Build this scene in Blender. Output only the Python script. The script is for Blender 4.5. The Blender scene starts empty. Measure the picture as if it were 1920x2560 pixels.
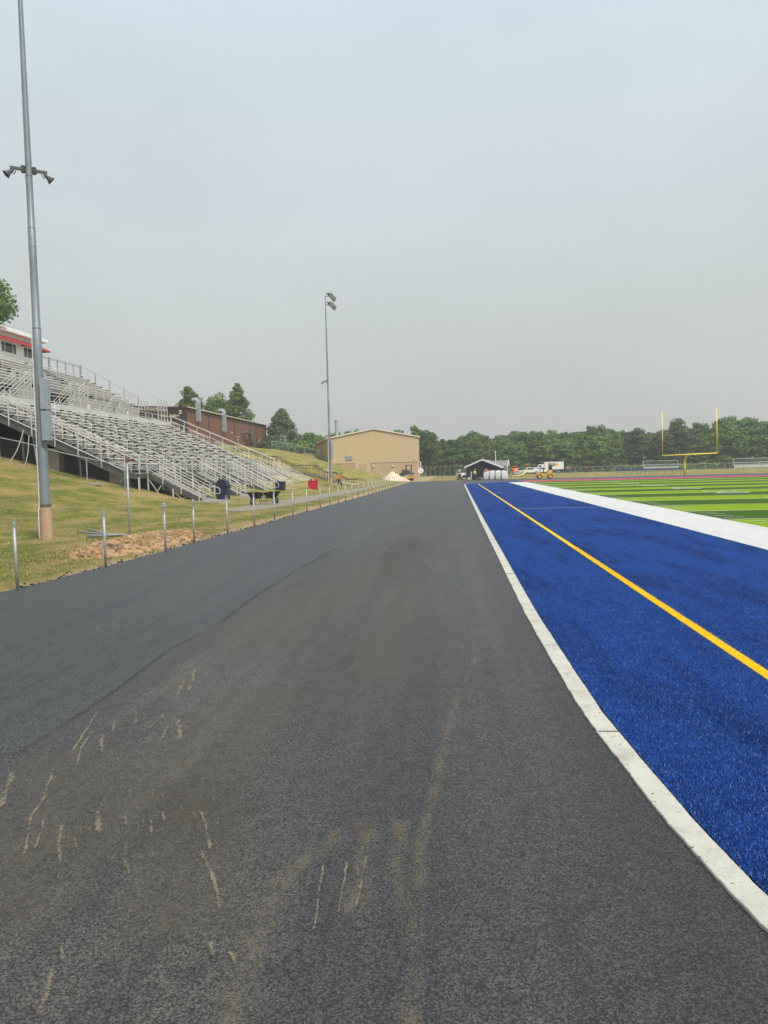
import bpy, bmesh, math, random
import numpy as np
from math import sin, cos, pi, radians, atan, sqrt
from mathutils import Vector, Matrix
S = bpy.context.scene; C = S.collection
# ---------------------------------------------------------------- camera, world, sun, exposure
FPX, CAMH = 1923.0, 2.0
pitch, roll, yaw = atan(104/FPX), radians(1.5), atan(180/FPX)
FW = Vector((-sin(yaw)*cos(pitch), cos(yaw)*cos(pitch), -sin(pitch)))
R0 = Vector((cos(yaw), sin(yaw), 0)); U0 = R0.cross(FW)
RV = R0*cos(roll) - U0*sin(roll); UV_ = R0*sin(roll) + U0*cos(roll)
cam = bpy.data.objects.new('camera', bpy.data.cameras.new('camera')); C.objects.link(cam)
M = Matrix((RV, UV_, -FW)).transposed().to_4x4(); M.translation = (0, 0, CAMH); cam.matrix_world = M
cam.data.sensor_fit = 'HORIZONTAL'; cam.data.sensor_width = 36; cam.data.lens = 36*FPX/1920
cam.data.clip_start = .05; cam.data.clip_end = 2000; S.camera = cam

def gp(px, py, z=0.0):                      # ground point seen at a photo pixel
    d = FW*FPX + RV*(px-960) - UV_*(py-1280); t = (z-CAMH)/d.z
    return (d.x*t, d.y*t)

W = bpy.data.worlds.new('World'); S.world = W; W.use_nodes = True
nt = W.node_tree; nt.nodes.clear(); N = nt.nodes.new; L = nt.links.new
SUN_EL, SUN_AZ = radians(52), radians(138)   # azimuth clockwise from +Y
out = N('ShaderNodeOutputWorld'); sky = N('ShaderNodeTexSky'); sky.sky_type = 'NISHITA'; sky.sun_disc = False
sky.sun_elevation = SUN_EL; sky.sun_rotation = SUN_AZ; sky.dust_density = 4; sky.air_density = 1.2
b1 = N('ShaderNodeBackground'); b1.inputs[1].default_value = .06; L(sky.outputs[0], b1.inputs[0])
tc = N('ShaderNodeTexCoord'); sx = N('ShaderNodeSeparateXYZ'); L(tc.outputs['Generated'], sx.inputs[0])
cr = N('ShaderNodeValToRGB'); e = cr.color_ramp; L(sx.outputs[2], cr.inputs[0])
e.elements[0].position = 0; e.elements[0].color = (.495, .505, .495, 1)
e.elements[1].position = 1; e.elements[1].color = (.60, .70, .80, 1)
for p, c in ((.10, (.52, .54, .53)), (.22, (.56, .60, .60)), (.38, (.605, .68, .715)), (.55, (.625, .74, .81))):
    k = e.elements.new(p); k.color = (*c, 1)
ns = N('ShaderNodeTexNoise'); ns.inputs['Scale'].default_value = 2.2; ns.inputs['Detail'].default_value = 3
mp = N('ShaderNodeMapping'); mp.inputs['Scale'].default_value = (1, 1, 2.2)
L(tc.outputs['Generated'], mp.inputs[0]); L(mp.outputs[0], ns.inputs[0])
mr = N('ShaderNodeMapRange'); mr.inputs[1].default_value = .3; mr.inputs[2].default_value = .7
mr.inputs[3].default_value = .94; mr.inputs[4].default_value = 1.06; L(ns.outputs[0], mr.inputs[0])
b2 = N('ShaderNodeBackground'); L(cr.outputs[0], b2.inputs[0]); L(mr.outputs[0], b2.inputs[1])
mx = N('ShaderNodeMixShader'); mx.inputs[0].default_value = .88
L(b1.outputs[0], mx.inputs[1]); L(b2.outputs[0], mx.inputs[2]); L(mx.outputs[0], out.inputs[0])
sl = bpy.data.lights.new('sun', 'SUN'); sl.energy = 3.1; sl.angle = radians(10); sl.color = (1, .95, .87)
so = bpy.data.objects.new('sun', sl); C.objects.link(so)
sd = Vector((sin(SUN_AZ)*cos(SUN_EL), cos(SUN_AZ)*cos(SUN_EL), sin(SUN_EL)))
so.rotation_euler = sd.to_track_quat('Z', 'Y').to_euler()
vs = S.view_settings; vs.view_transform = 'Standard'; vs.look = 'None'; vs.gamma = 1; vs.exposure = 0.22
S.cycles.max_bounces = 6; S.cycles.transparent_max_bounces = 24; S.cycles.volume_bounces = 1
rng = random.Random(7)

# ---------------------------------------------------------------- mesh helpers
class MB:
    def __init__(s): s.v = []; s.f = []
    def add(s, vs_, fs_):
        o = len(s.v); s.v += [tuple(p) for p in vs_]; s.f += [tuple(i+o for i in f) for f in fs_]; return s
    def box(s, a, b):
        x0, y0, z0 = a; x1, y1, z1 = b
        return s.add([(x0,y0,z0),(x1,y0,z0),(x1,y1,z0),(x0,y1,z0),(x0,y0,z1),(x1,y0,z1),(x1,y1,z1),(x0,y1,z1)],
                     [(3,2,1,0),(4,5,6,7),(0,1,5,4),(1,2,6,5),(2,3,7,6),(3,0,4,7)])
    def cb(s, c, d):
        return s.box([c[i]-d[i]/2 for i in range(3)], [c[i]+d[i]/2 for i in range(3)])
    def bar(s, p, q, w, h, up=(0,0,1)):
        p = Vector(p); q = Vector(q); d = (q-p).normalized(); u = Vector(up)
        if abs(d.dot(u)) > .98: u = Vector((0,1,0))
        a = d.cross(u).normalized(); b = a.cross(d); a = a*w/2; b = b*h/2
        return s.add([p-a-b, p+a-b, p+a+b, p-a+b, q-a-b, q+a-b, q+a+b, q-a+b],
                     [(0,1,2,3),(7,6,5,4),(0,4,5,1),(1,5,6,2),(2,6,7,3),(3,7,4,0)])
    def tube(s, pts, r, n=8, caps=True):
        pts = [Vector(p) for p in pts]; m = len(pts)
        rs = r if isinstance(r, (list, tuple)) else [r]*m
        vs_ = []; u = None
        for i, p in enumerate(pts):
            d = (pts[min(i+1, m-1)]-pts[max(i-1, 0)]).normalized()
            if u is None:
                u = Vector((0,0,1)) if abs(d.z) < .9 else Vector((1,0,0))
            a = d.cross(u)
            if a.length < 1e-4: a = d.orthogonal()
            a.normalize(); b = a.cross(d).normalized(); u = b
            for k in range(n):
                t = 2*pi*k/n; vs_.append(p + (a*cos(t)+b*sin(t))*rs[i])
        fs_ = [(i*n+k, i*n+(k+1)%n, (i+1)*n+(k+1)%n, (i+1)*n+k) for i in range(m-1) for k in range(n)]
        if caps: fs_ += [tuple(range(n-1, -1, -1)), tuple(range((m-1)*n, m*n))]
        return s.add(vs_, fs_)
    def lathe(s, prof, n=16, c=(0,0,0), axis='Z'):
        vs_ = []
        for r, z in prof:
            for k in range(n):
                t = 2*pi*k/n; x, y = r*cos(t), r*sin(t)
                p = (x, y, z) if axis == 'Z' else ((x, z, y) if axis == 'Y' else (z, x, y))
                vs_.append((p[0]+c[0], p[1]+c[1], p[2]+c[2]))
        m = len(prof)
        fs_ = [(i*n+k, i*n+(k+1)%n, (i+1)*n+(k+1)%n, (i+1)*n+k) for i in range(m-1) for k in range(n)]
        fs_ += [tuple(range(n-1, -1, -1)), tuple(range((m-1)*n, m*n))]
        return s.add(vs_, fs_)
    def prism(s, poly, a, b, axis='Y'):      # polygon (u,v) extruded from a to b along axis
        n = len(poly)
        def P(u, v, w): return (u, w, v) if axis == 'Y' else ((w, u, v) if axis == 'X' else (u, v, w))
        return s.add([P(u, v, a) for u, v in poly]+[P(u, v, b) for u, v in poly],
                     [tuple(range(n)), tuple(range(2*n-1, n-1, -1))]+[(i, i+n, (i+1)%n+n, (i+1)%n) for i in range(n)])
    def xf(s, mat, start=0):
        s.v[start:] = [tuple(mat @ Vector(p)) for p in s.v[start:]]; return s
    def build(s, name, mat, parent=None, world=False, smooth=False, bevel=0):
        me = bpy.data.meshes.new(name)
        vs_ = s.v
        if world and parent is not None:
            r = parent
            while r.parent: r = r.parent
            l = r.location; vs_ = [(x-l.x, y-l.y, z-l.z) for x, y, z in vs_]
        me.from_pydata(vs_, [], s.f); me.update()
        bm = bmesh.new(); bm.from_mesh(me); bmesh.ops.recalc_face_normals(bm, faces=bm.faces); bm.to_mesh(me); bm.free()
        if smooth: me.shade_smooth()
        me.materials.append(mat)
        o = bpy.data.objects.new(name, me); C.objects.link(o); o.parent = parent
        if bevel:
            b = o.modifiers.new('bevel', 'BEVEL'); b.width = bevel; b.segments = 2; b.limit_method = 'ANGLE'
        return o
def tag(o, label=None, cat=None, group=None, kind=None):
    if label: o['label'] = label
    if cat: o['category'] = cat
    if group: o['group'] = group
    if kind: o['kind'] = kind
    return o
def thing(name, label, cat, loc=(0,0,0), rz=0, group=None):
    o = bpy.data.objects.new(name, None); C.objects.link(o); o.location = loc; o.rotation_euler = (0,0,rz)
    o.empty_display_size = .2
    return tag(o, label, cat, group)
def kids(o): return [c for c in C.objects if c.parent == o]
def copy_tree(o, parent=None):
    c = o.copy(); C.objects.link(c); c.parent = parent
    for ch in kids(o): copy_tree(ch, c)
    return c
def npmesh(name, verts, faces, mat, parent=None, uv=None):
    me = bpy.data.meshes.new(name); k = faces.shape[1]
    me.vertices.add(len(verts)); me.vertices.foreach_set('co', verts.astype(np.float32).ravel())
    me.loops.add(faces.size); me.loops.foreach_set('vertex_index', faces.astype(np.int32).ravel())
    me.polygons.add(len(faces)); me.polygons.foreach_set('loop_start', np.arange(0, faces.size, k, dtype=np.int32))
    me.update(calc_edges=True)
    if uv is not None:
        l = me.uv_layers.new(name='uv'); l.data.foreach_set('uv', uv[faces.ravel()].astype(np.float32).ravel())
    me.materials.append(mat)
    o = bpy.data.objects.new(name, me); C.objects.link(o); o.parent = parent
    return o
def text_obj(name, body, size, mat, mtx, parent=None, extrude=.01, align='CENTER', sx=1.0):
    cu = bpy.data.curves.new(name, 'FONT'); cu.body = body; cu.size = size; cu.extrude = extrude; cu.align_x = align
    t = bpy.data.objects.new('tmp', cu); C.objects.link(t); bpy.context.view_layer.update()
    me = bpy.data.meshes.new_from_object(t.evaluated_get(bpy.context.evaluated_depsgraph_get()))
    bpy.data.objects.remove(t)
    me.transform(mtx @ Matrix.Diagonal((sx, 1, 1, 1))); me.materials.clear(); me.materials.append(mat)
    o = bpy.data.objects.new(name, me); C.objects.link(o); o.parent = parent
    return o

# ---------------------------------------------------------------- materials
class NT:
    def __init__(s, name):
        s.m = bpy.data.materials.new(name); s.m.use_nodes = True; s.t = s.m.node_tree
        s.p = s.t.nodes['Principled BSDF']; s.o = s.t.nodes['Material Output']
    def n(s, t, **kw):
        x = s.t.nodes.new('ShaderNode'+t)
        for k, v in kw.items():
            if k in x.inputs: x.inputs[k].default_value = v
            else: setattr(x, k, v)
        return x
    def l(s, a, b): s.t.links.new(a, b)
    def co(s, kind='Object', scale=None):
        c = s.n('TexCoord').outputs[kind] if kind != 'World' else s.n('NewGeometry').outputs['Position']
        if scale:
            m = s.n('Mapping'); m.inputs['Scale'].default_value = scale; s.l(c, m.inputs[0]); c = m.outputs[0]
        return c
    def noise(s, co, scale, detail=4, rough=.55):
        x = s.n('TexNoise', Scale=scale, Detail=detail, Roughness=rough); s.l(co, x.inputs[0]); return x.outputs[0]
    def ramp(s, fac, *st):
        r = s.n('ValToRGB'); s.l(fac, r.inputs[0]); e = r.color_ramp
        e.elements[0].position = st[0][0]; e.elements[0].color = (*st[0][1], 1)
        e.elements[1].position = st[-1][0]; e.elements[1].color = (*st[-1][1], 1)
        for p, c in st[1:-1]: k = e.elements.new(p); k.color = (*c, 1)
        return r.outputs[0]
    def mix(s, fac, a, b, mode='MIX'):
        x = s.n('Mix', data_type='RGBA', blend_type=mode)
        for i, v in ((0, fac), (6, a), (7, b)):
            if hasattr(v, 'links'): s.l(v, x.inputs[i])
            else: x.inputs[i].default_value = v if i == 0 else (*v, 1)
        return x.outputs[2]
    def math(s, op, a, b=0.0, c=0.0):
        x = s.n('Math', operation=op)
        for i, v in enumerate((a, b, c)):
            if hasattr(v, 'links'): s.l(v, x.inputs[i])
            else: x.inputs[i].default_value = v
        return x.outputs[0]
    def mr(s, v, a, b, c=0.0, d=1.0, smooth=True):
        x = s.n('MapRange', interpolation_type='SMOOTHSTEP' if smooth else 'LINEAR')
        s.l(v, x.inputs[0])
        for i, q in enumerate((a, b, c, d)): x.inputs[i+1].default_value = q
        return x.outputs[0]
    def bump(s, h, strength, dist):
        x = s.n('Bump', Strength=strength, Distance=dist); s.l(h, x.inputs['Height']); s.l(x.outputs[0], s.p.inputs['Normal']); return x
    def col(s, c):
        if hasattr(c, 'links'): s.l(c, s.p.inputs['Base Color'])
        else: s.p.inputs['Base Color'].default_value = (*c, 1)
def pm(name, c, rough=.6, metal=0, var=.18, sc=3.0, bump=0, bs=40, grime=None, spec=.5):
    k = NT(name); co = k.co(); f = k.noise(co, sc, 6, .6)
    a = tuple(x*(1-var) for x in c); b = tuple(min(1, x*(1+var)) for x in c)
    cc = k.ramp(f, (.3, a), (.7, b))
    if grime:
        g = k.mr(k.noise(co, sc*.6, 5, .7), .52, .7); cc = k.mix(g, cc, grime)
    k.col(cc); k.p.inputs['Roughness'].default_value = rough; k.p.inputs['Metallic'].default_value = metal
    k.p.inputs['Specular IOR Level'].default_value = spec
    if bump: k.bump(k.noise(co, bs, 3), bump, .01)
    return k.m
M_ = {}
M_['galv'] = pm('galvanised', (.36,.385,.40), .5, .35, .14, 6, grime=(.28,.29,.29))
M_['polegrey'] = pm('pole_grey', (.22,.25,.28), .5, .3, .1, 1.5, grime=(.17,.18,.2))
M_['alu'] = pm('mill_aluminium', (.56,.54,.50), .45, .3, .08, 2)
M_['aluplank'] = pm('aluminium_plank', (.38,.36,.335), .6, .05, .12, 1.2, grime=(.28,.26,.24))
M_['aluseat'] = pm('aluminium_seat', (.74,.72,.69), .5, .08, .07, 2)
M_['blackb'] = pm('black_bracket', (.02,.02,.022), .6)
M_['steel'] = pm('dark_steel', (.075,.078,.075), .6, .1, .25, 2)
M_['conc'] = pm('concrete', (.33,.29,.25), .85, 0, .2, 3, .3, 60, grime=(.2,.18,.15))
M_['conctan'] = pm('tan_concrete', (.44,.29,.18), .85, 0, .15, 3, .3, 60, grime=(.34,.22,.14))
M_['white'] = pm('white_paint', (.78,.77,.74), .55, 0, .04, 2)
M_['cream'] = pm('cream_wall', (.86,.84,.78), .6, 0, .05, 1)
M_['red'] = pm('red_awning', (.42,.035,.04), .7, 0, .15, 3)
M_['redbin'] = pm('red_plastic', (.50,.012,.03), .45, 0, .1, 4)
M_['navy'] = pm('navy_plastic', (.012,.018,.055), .45, 0, .2, 4)
M_['blueseat'] = pm('blue_bench', (.02,.05,.15), .5)
M_['black'] = pm('black_plastic', (.012,.012,.013), .45)
M_['rubber'] = pm('rubber', (.02,.02,.02), .8)
M_['glass'] = pm('dark_glass', (.03,.035,.04), .12, 0, .2)
M_['tan'] = pm('tan_sheet_metal', (.55,.415,.245), .55, 0, .04, .5)
M_['tanlow'] = pm('tan_panel', (.42,.30,.18), .6, 0, .05, .5)
M_['trim'] = pm('light_trim', (.66,.60,.48), .5, 0, .05, 1)
M_['dkbrown'] = pm('brown_trim', (.035,.022,.018), .6)
M_['brownpanel'] = pm('brown_panel', (.045,.022,.016), .6, 0, .2, 1)
M_['brick'] = None
M_['shed'] = pm('black_siding', (.014,.013,.015), .75, 0, .2, 2)
M_['shingle'] = pm('grey_shingle', (.24,.235,.23), .9, 0, .25, 6)
M_['bag'] = pm('woven_bag', (.70,.69,.68), .8, 0, .08, 3, .4, 12)
M_['yellowpost'] = pm('yellow_goal_paint', (.90,.74,.03), .4, 0, .06, 2)
M_['yellow'] = pm('machine_yellow', (.72,.36,.02), .5, 0, .12, 4)
M_['orange'] = pm('machine_orange', (.72,.13,.02), .5, 0, .12, 4)
M_['hiorange'] = pm('hi_vis_orange', (.95,.19,.02), .7, 0, .1, 8)
M_['hiyellow'] = pm('hi_vis_yellow', (.62,.80,.04), .7, 0, .1, 8)
M_['shadeblack'] = pm('shade_black', (.006,.006,.007), .95, spec=.05)  # near-black for the added panels that darken the space under the stand
M_['skirt'] = pm('skirt_sheet', (.50,.50,.49), .5, .1, .08, 1)
M_['denim'] = pm('dark_denim', (.02,.027,.045), .85, 0, .2, 8)
M_['skin'] = pm('skin', (.42,.22,.15), .6)
M_['hair'] = pm('dark_hair', (.03,.02,.015), .8)
M_['timber'] = pm('weathered_timber', (.20,.155,.11), .85, 0, .25, 4, grime=(.13,.10,.075))
M_['timberd'] = pm('brown_rail', (.10,.065,.045), .8, 0, .25, 4)
M_['sign'] = pm('yellow_sign', (.75,.45,.02), .5)
M_['rust'] = pm('rusty_steel', (.20,.075,.035), .8, .2, .4, 8)
M_['stone'] = pm('rubble', (.34,.21,.11), .9, 0, .45, 5, .5, 30, grime=(.08,.06,.045))
M_['sand'] = pm('pale_sand', (.68,.55,.38), .95, 0, .1, 1.5, .4, 8)
M_['trunk'] = pm('bark', (.09,.075,.06), .9, 0, .3, 6)
M_['letters'] = pm('cream_letters', (.80,.74,.55), .5, 0, .02)
M_['maroon'] = pm('maroon_letters', (.16,.02,.06), .6)
M_['lamp'] = pm('lamp_glass', (.75,.76,.74), .2, 0, .03)
M_['grime'] = pm('grey_box', (.30,.33,.37), .5, .1, .1, 3)

k = NT('brick_wall'); co = k.co('World', (1,1,1))
bt = k.n('TexBrick', Scale=1.0); mpn = k.n('Mapping'); mpn.inputs['Rotation'].default_value = (0, pi/2, pi/2)
cx = k.n('CombineXYZ'); sxy = k.n('SeparateXYZ'); k.l(co, sxy.inputs[0]); k.l(sxy.outputs[1], cx.inputs[0]); k.l(sxy.outputs[2], cx.inputs[1])
k.l(cx.outputs[0], bt.inputs[0]); bt.inputs['Brick Width'].default_value = .4; bt.inputs['Row Height'].default_value = .16
bt.inputs['Mortar Size'].default_value = .012
bt.inputs['Color1'].default_value = (.21,.075,.04,1); bt.inputs['Color2'].default_value = (.15,.055,.033,1); bt.inputs['Mortar'].default_value = (.22,.13,.09,1)
k.col(k.mix(k.mr(k.noise(co, .4, 4), .4, .7, 0, .5), bt.outputs[0], (.13,.06,.035))); k.p.inputs['Roughness'].default_value = .85; M_['brick'] = k.m

def chain_mat(name, dens=.16, cell=.07, axis='x', col=(.26,.27,.27)):
    k = NT(name); co = k.co('World'); s = k.n('SeparateXYZ'); k.l(co, s.inputs[0])
    h = s.outputs[0 if axis == 'x' else 1]; z = s.outputs[2]
    def wire(sg):
        v = k.math('MULTIPLY', k.math('ADD', h, k.math('MULTIPLY', z, sg)), 1/cell)
        fr = k.math('ABSOLUTE', k.math('SUBTRACT', k.math('FRACT', v), .5)); return k.math('LESS_THAN', fr, dens/2)
    m = k.math('MAXIMUM', wire(1.0), wire(-1.0))
    k.col(col)
    tr = k.n('BsdfTransparent'); mx = k.n('MixShader'); k.l(m, mx.inputs[0]); k.l(tr.outputs[0], mx.inputs[1])
    k.l(k.p.outputs[0], mx.inputs[2]); k.l(mx.outputs[0], k.o.inputs[0]); return k.m
M_['chaindark'] = chain_mat('dark_chain_link', .045, .09, col=(.14,.14,.14)); M_['chain'] = chain_mat('chain_link', .06, .09); M_['chainy'] = chain_mat('chain_link_side', .075, .09, 'y')  # first mesh has darkened wires so the shade behind it looks deeper

def foliage(name, dark, mid, light, sc=.35):
    k = NT(name); co = k.co(); oi = k.n('ObjectInfo'); geo = k.n('NewGeometry')
    f = k.noise(co, sc, 4, .6)
    ad = k.math('ADD', k.math('MULTIPLY', f, .65), k.math('MULTIPLY', geo.outputs['Random Per Island'], .35))
    c = k.ramp(ad, (.30, dark), (.5, mid), (.72, light))
    hv = k.n('HueSaturation'); k.l(k.mr(oi.outputs['Random'], 0, 1, .485, .52, False), hv.inputs['Hue'])
    k.l(k.mr(oi.outputs['Random'], 0, 1, .72, 1.25, False), hv.inputs['Value']); k.l(c, hv.inputs['Color'])
    k.col(hv.outputs[0]); k.p.inputs['Roughness'].default_value = .6; k.p.inputs['Specular IOR Level'].default_value = .25
    tl = k.n('BsdfTranslucent'); k.l(hv.outputs[0], tl.inputs[0]); mx = k.n('MixShader'); mx.inputs[0].default_value = .3
    k.l(k.p.outputs[0], mx.inputs[1]); k.l(tl.outputs[0], mx.inputs[2]); k.l(mx.outputs[0], k.o.inputs[0]); return k.m
M_['leaf'] = foliage('leaf_green', (.06,.10,.03), (.155,.255,.05), (.25,.36,.085))
M_['leafd'] = foliage('leaf_dark', (.055,.092,.038), (.125,.21,.055), (.19,.29,.08))
M_['leafb'] = foliage('leaf_bright', (.07,.12,.025), (.16,.27,.04), (.25,.38,.07))
M_['pine'] = foliage('pine_needles', (.045,.062,.036), (.092,.12,.07), (.15,.18,.11))
M_['spruce'] = foliage('spruce_needles', (.065,.10,.045), (.14,.19,.095), (.25,.30,.17))

# asphalt
k = NT('asphalt'); co = k.co('World'); sp = k.n('SeparateXYZ'); k.l(co, sp.inputs[0])
big = k.noise(k.co('World', (1,.25,1)), .45, 5, .6); fine = k.noise(co, 120, 3, .7)
def cells(sc):
    v = k.n('TexVoronoi', Scale=sc); k.l(co, v.inputs[0]); q = k.n('SeparateColor'); k.l(v.outputs['Color'], q.inputs[0]); return q.outputs[0], v.outputs['Distance']
a1, d1 = cells(125); a2, d2 = cells(60)
c = k.ramp(big, (.32, (.040,.039,.038)), (.5, (.050,.048,.046)), (.68, (.062,.059,.055)))
lane = k.mr(k.math('ADD', sp.outputs[0], k.math('MULTIPLY', k.math('SUBTRACT', k.noise(co, 1.5, 3), .5), .12)), -3.32, -3.22)
c = k.mix(lane, k.mix(.6, c, (.051,.053,.055)), c)
dust = k.mr(k.noise(k.co('World', (1,.22,1)), .35, 5, .65), .40, .66, 0, .30)
mask = k.math('MULTIPLY', dust, k.math('MULTIPLY', k.mr(sp.outputs[0], -3.4, -2.6), k.mr(sp.outputs[1], 34, 18)))
c = k.mix(mask, c, (.12,.098,.072)); c = k.mix(k.mr(k.math('ADD', sp.outputs[0], k.math('MULTIPLY', k.math('SUBTRACT', k.noise(co, 4, 4), .5), .5)), .35, 1.15, 0, .5), c, (.022,.020,.021))
rl = k.mr(k.noise(k.co('World', (1,.03,1)), 3.5, 4, .6), .42, .62, 0, .30); c = k.mix(rl, c, (.022,.022,.023))
pt = k.mr(k.noise(co, 6, 4, .65), .50, .66, 0, .40); c = k.mix(pt, c, (.018,.018,.019))
g = k.math('ADD', k.math('MULTIPLY', k.math('POWER', a1, 1.6), 1.75), k.math('MULTIPLY', a2, .16)); g = k.math('ADD', g, .24)
gc = k.n('CombineXYZ'); 
for i in range(3): k.l(g, gc.inputs[i])
c = k.mix(1.0, c, gc.outputs[0], 'MULTIPLY')
c = k.mix(k.mr(fine, .57, .66, 0, .9), c, (.003,.003,.003))
spk = k.mr(k.noise(co, 150, 1, .5), .73, .77); c = k.mix(k.math('MULTIPLY', spk, .6), c, (.26,.24,.20))
k.col(c); k.p.inputs['Roughness'].default_value = .55; k.p.inputs['Specular IOR Level'].default_value = .45
k.bump(k.math('ADD', fine, d1), .6, .004); M_['asphalt'] = k.m

def ribbon_mat(name, col, lo, hi, scale, amax, wn=.6):
    k = NT(name); uv = k.co('UV'); s = k.n('SeparateXYZ'); k.l(uv, s.inputs[0]); co = k.co('World')
    e = k.math('SUBTRACT', 1.0, k.math('POWER', k.math('ABSOLUTE', k.math('SUBTRACT', k.math('MULTIPLY', s.outputs[0], 2), 1.0)), 2.0))
    v = s.outputs[1]; ends = k.math('MULTIPLY', k.mr(v, 0, .12), k.mr(v, 1.0, .85))
    f = k.math('MULTIPLY', e, ends)
    n1 = k.noise(co, scale, 4, .7); n2 = k.noise(k.co('World', (1,.35,1)), scale*.12, 3, .6)
    q = k.math('ADD', k.math('MULTIPLY', n1, wn), k.math('MULTIPLY', n2, 1-wn))
    q = k.math('ADD', q, k.math('MULTIPLY', k.math('SUBTRACT', f, 1.0), .22))
    a = k.math('MULTIPLY', k.math('MULTIPLY', k.mr(q, lo, hi), k.mr(f, 0, .35)), amax)
    k.col(k.ramp(n1, (.3, tuple(x*.75 for x in col)), (.7, tuple(min(1,x*1.15) for x in col)))); k.p.inputs['Roughness'].default_value = .58; k.p.inputs['Specular IOR Level'].default_value = .45
    tr = k.n('BsdfTransparent'); mx = k.n('MixShader'); k.l(a, mx.inputs[0]); k.l(tr.outputs[0], mx.inputs[1])
    k.l(k.p.outputs[0], mx.inputs[2]); k.l(mx.outputs[0], k.o.inputs[0]); return k.m
M_['streak'] = ribbon_mat('dried_sand_streak', (.25,.205,.13), .40, .55, 90, .72, .55)
M_['fleck'] = ribbon_mat('dried_sand_fleck', (.20,.17,.12), .42, .58, 90, .38, .5)
M_['film'] = ribbon_mat('dust_film', (.21,.172,.122), .40, .62, 100, .50, .66)
M_['haze_film'] = ribbon_mat('thin_dust', (.15,.122,.09), .22, .74, 18, .42)
M_['joint'] = ribbon_mat('paving_joint', (.018,.018,.018), .25, .68, 40, .40)
M_['chalk'] = ribbon_mat('chalk_line', (.22,.22,.19), .36, .58, 60, .40)

# blue turf / green turf / painted turf
def turf(name, base, lo, hi, streak=True, far=None):
    k = NT(name); co = k.co('World')
    f = k.noise(co, 60, 3, .75); g = k.noise(k.co('World', (1,.12,1)), 1.6, 5, .65); h = k.noise(co, 5, 4, .6)
    c = k.mix(k.mr(f, .36, .66), lo, hi); c = k.mix(.45, c, base)
    c = k.mix(k.mr(g, .45, .72, 0, .55 if streak else .12), c, tuple(x*.32 for x in base))
    c = k.mix(k.mr(h, .5, .7, 0, .3 if streak else .1), c, hi)
    if streak: c = k.mix(k.mr(k.noise(k.co('World', (1,.22,1)), 1.1, 5, .7), .50, .66, 0, .55), c, tuple(x*.35 for x in base))
    k.col(c); k.p.inputs['Roughness'].default_value = .9; k.p.inputs['Specular IOR Level'].default_value = .08
    k.bump(f, .6, .015); return k.m
M_['blueturf'] = turf('blue_turf', (.005,.036,.185), (.001,.005,.040), (.022,.10,.37))
M_['greenl'] = turf('light_green_turf', (.20,.31,.004), (.13,.22,.003), (.26,.38,.01), False)
M_['greend'] = turf('dark_green_turf', (.045,.10,.008), (.025,.06,.005), (.065,.14,.012), False)
M_['whiteturf'] = turf('white_turf', (.60,.59,.57), (.42,.41,.38), (.70,.70,.69), False)
M_['yellowturf'] = turf('yellow_turf', (.82,.50,.012), (.55,.30,.006), (.90,.62,.03), False)
M_['redturf'] = turf('red_turf', (.5,.02,.03), (.3,.01,.02), (.65,.05,.06), False)
def fibre(name, a, b, c_):
    k = NT(name); g = k.n('NewGeometry'); k.col(k.ramp(g.outputs['Random Per Island'], (0, a), (.55, b), (1, c_)))
    k.p.inputs['Roughness'].default_value = .45; return k.m
M_['bluefib'] = fibre('blue_fibre', (.001,.007,.045), (.005,.040,.20), (.055,.20,.58))
M_['grassfib'] = fibre('grass_blade', (.08,.12,.018), (.24,.23,.05), (.55,.44,.17))

# curb concrete
k = NT('curb_concrete'); co = k.co('World')
c = k.ramp(k.noise(co, 2.5, 5), (.3, (.44,.42,.355)), (.7, (.55,.53,.46)))
c = k.mix(k.mr(k.noise(k.co('World', (1,.3,1)), 9, 4), .6, .75, 0, .5), c, (.56,.55,.51))
c = k.mix(k.mr(k.noise(co, 26, 2), .68, .72), c, (.08,.07,.06)); c = k.mix(k.mr(k.noise(co, 3.3, 6, .75), .50, .68, 0, .5), c, (.27,.25,.20)); c = k.mix(k.mr(k.noise(co, 80, 2), .55, .7, 0, .35), c, (.22,.21,.18)); k.col(c); k.p.inputs['Roughness'].default_value = .85
k.bump(k.noise(co, 60, 3), .3, .004); M_['curb'] = k.m

# grass ground
k = NT('grass_ground'); co = k.co('World'); sp = k.n('SeparateXYZ'); k.l(co, sp.inputs[0])
f = k.noise(k.co('World', (1,.55,1)), .5, 6, .65); g = k.noise(k.co('World', (.5,1.2,1)), 5, 5, .7); h = k.noise(co, 35, 3, .7)
c = k.ramp(f, (.34, (.085,.14,.016)), (.44, (.17,.20,.03)), (.52, (.34,.28,.08)), (.62, (.52,.37,.15)))
c = k.mix(k.mr(g, .42, .64, 0, .75), c, (.42,.32,.13)); c = k.mix(k.mr(h, .42, .62, 0, .5), c, (.055,.075,.018))
bare = k.math('ADD', sp.outputs[0], k.math('MULTIPLY', k.math('SUBTRACT', k.noise(co, 1.3, 4), .5), 1.3))
c = k.mix(k.math('MULTIPLY', k.math('MULTIPLY', k.mr(bare, -8.6, -8.0), k.mr(bare, -4.5, -5.5)), .85), c, k.mix(k.mr(h, .4, .6), (.46,.30,.17), (.54,.42,.27)))
k.col(c); k.p.inputs['Roughness'].default_value = .95; k.p.inputs['Specular IOR Level'].default_value = .1
k.bump(k.math('ADD', h, g), 1.0, .07); M_['grass'] = k.m
k = NT('bare_soil'); co = k.co('World'); c = k.ramp(k.noise(co, 3, 5, .7), (.3, (.32,.18,.08)), (.55, (.45,.28,.14)), (.75, (.55,.40,.23)))
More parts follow.
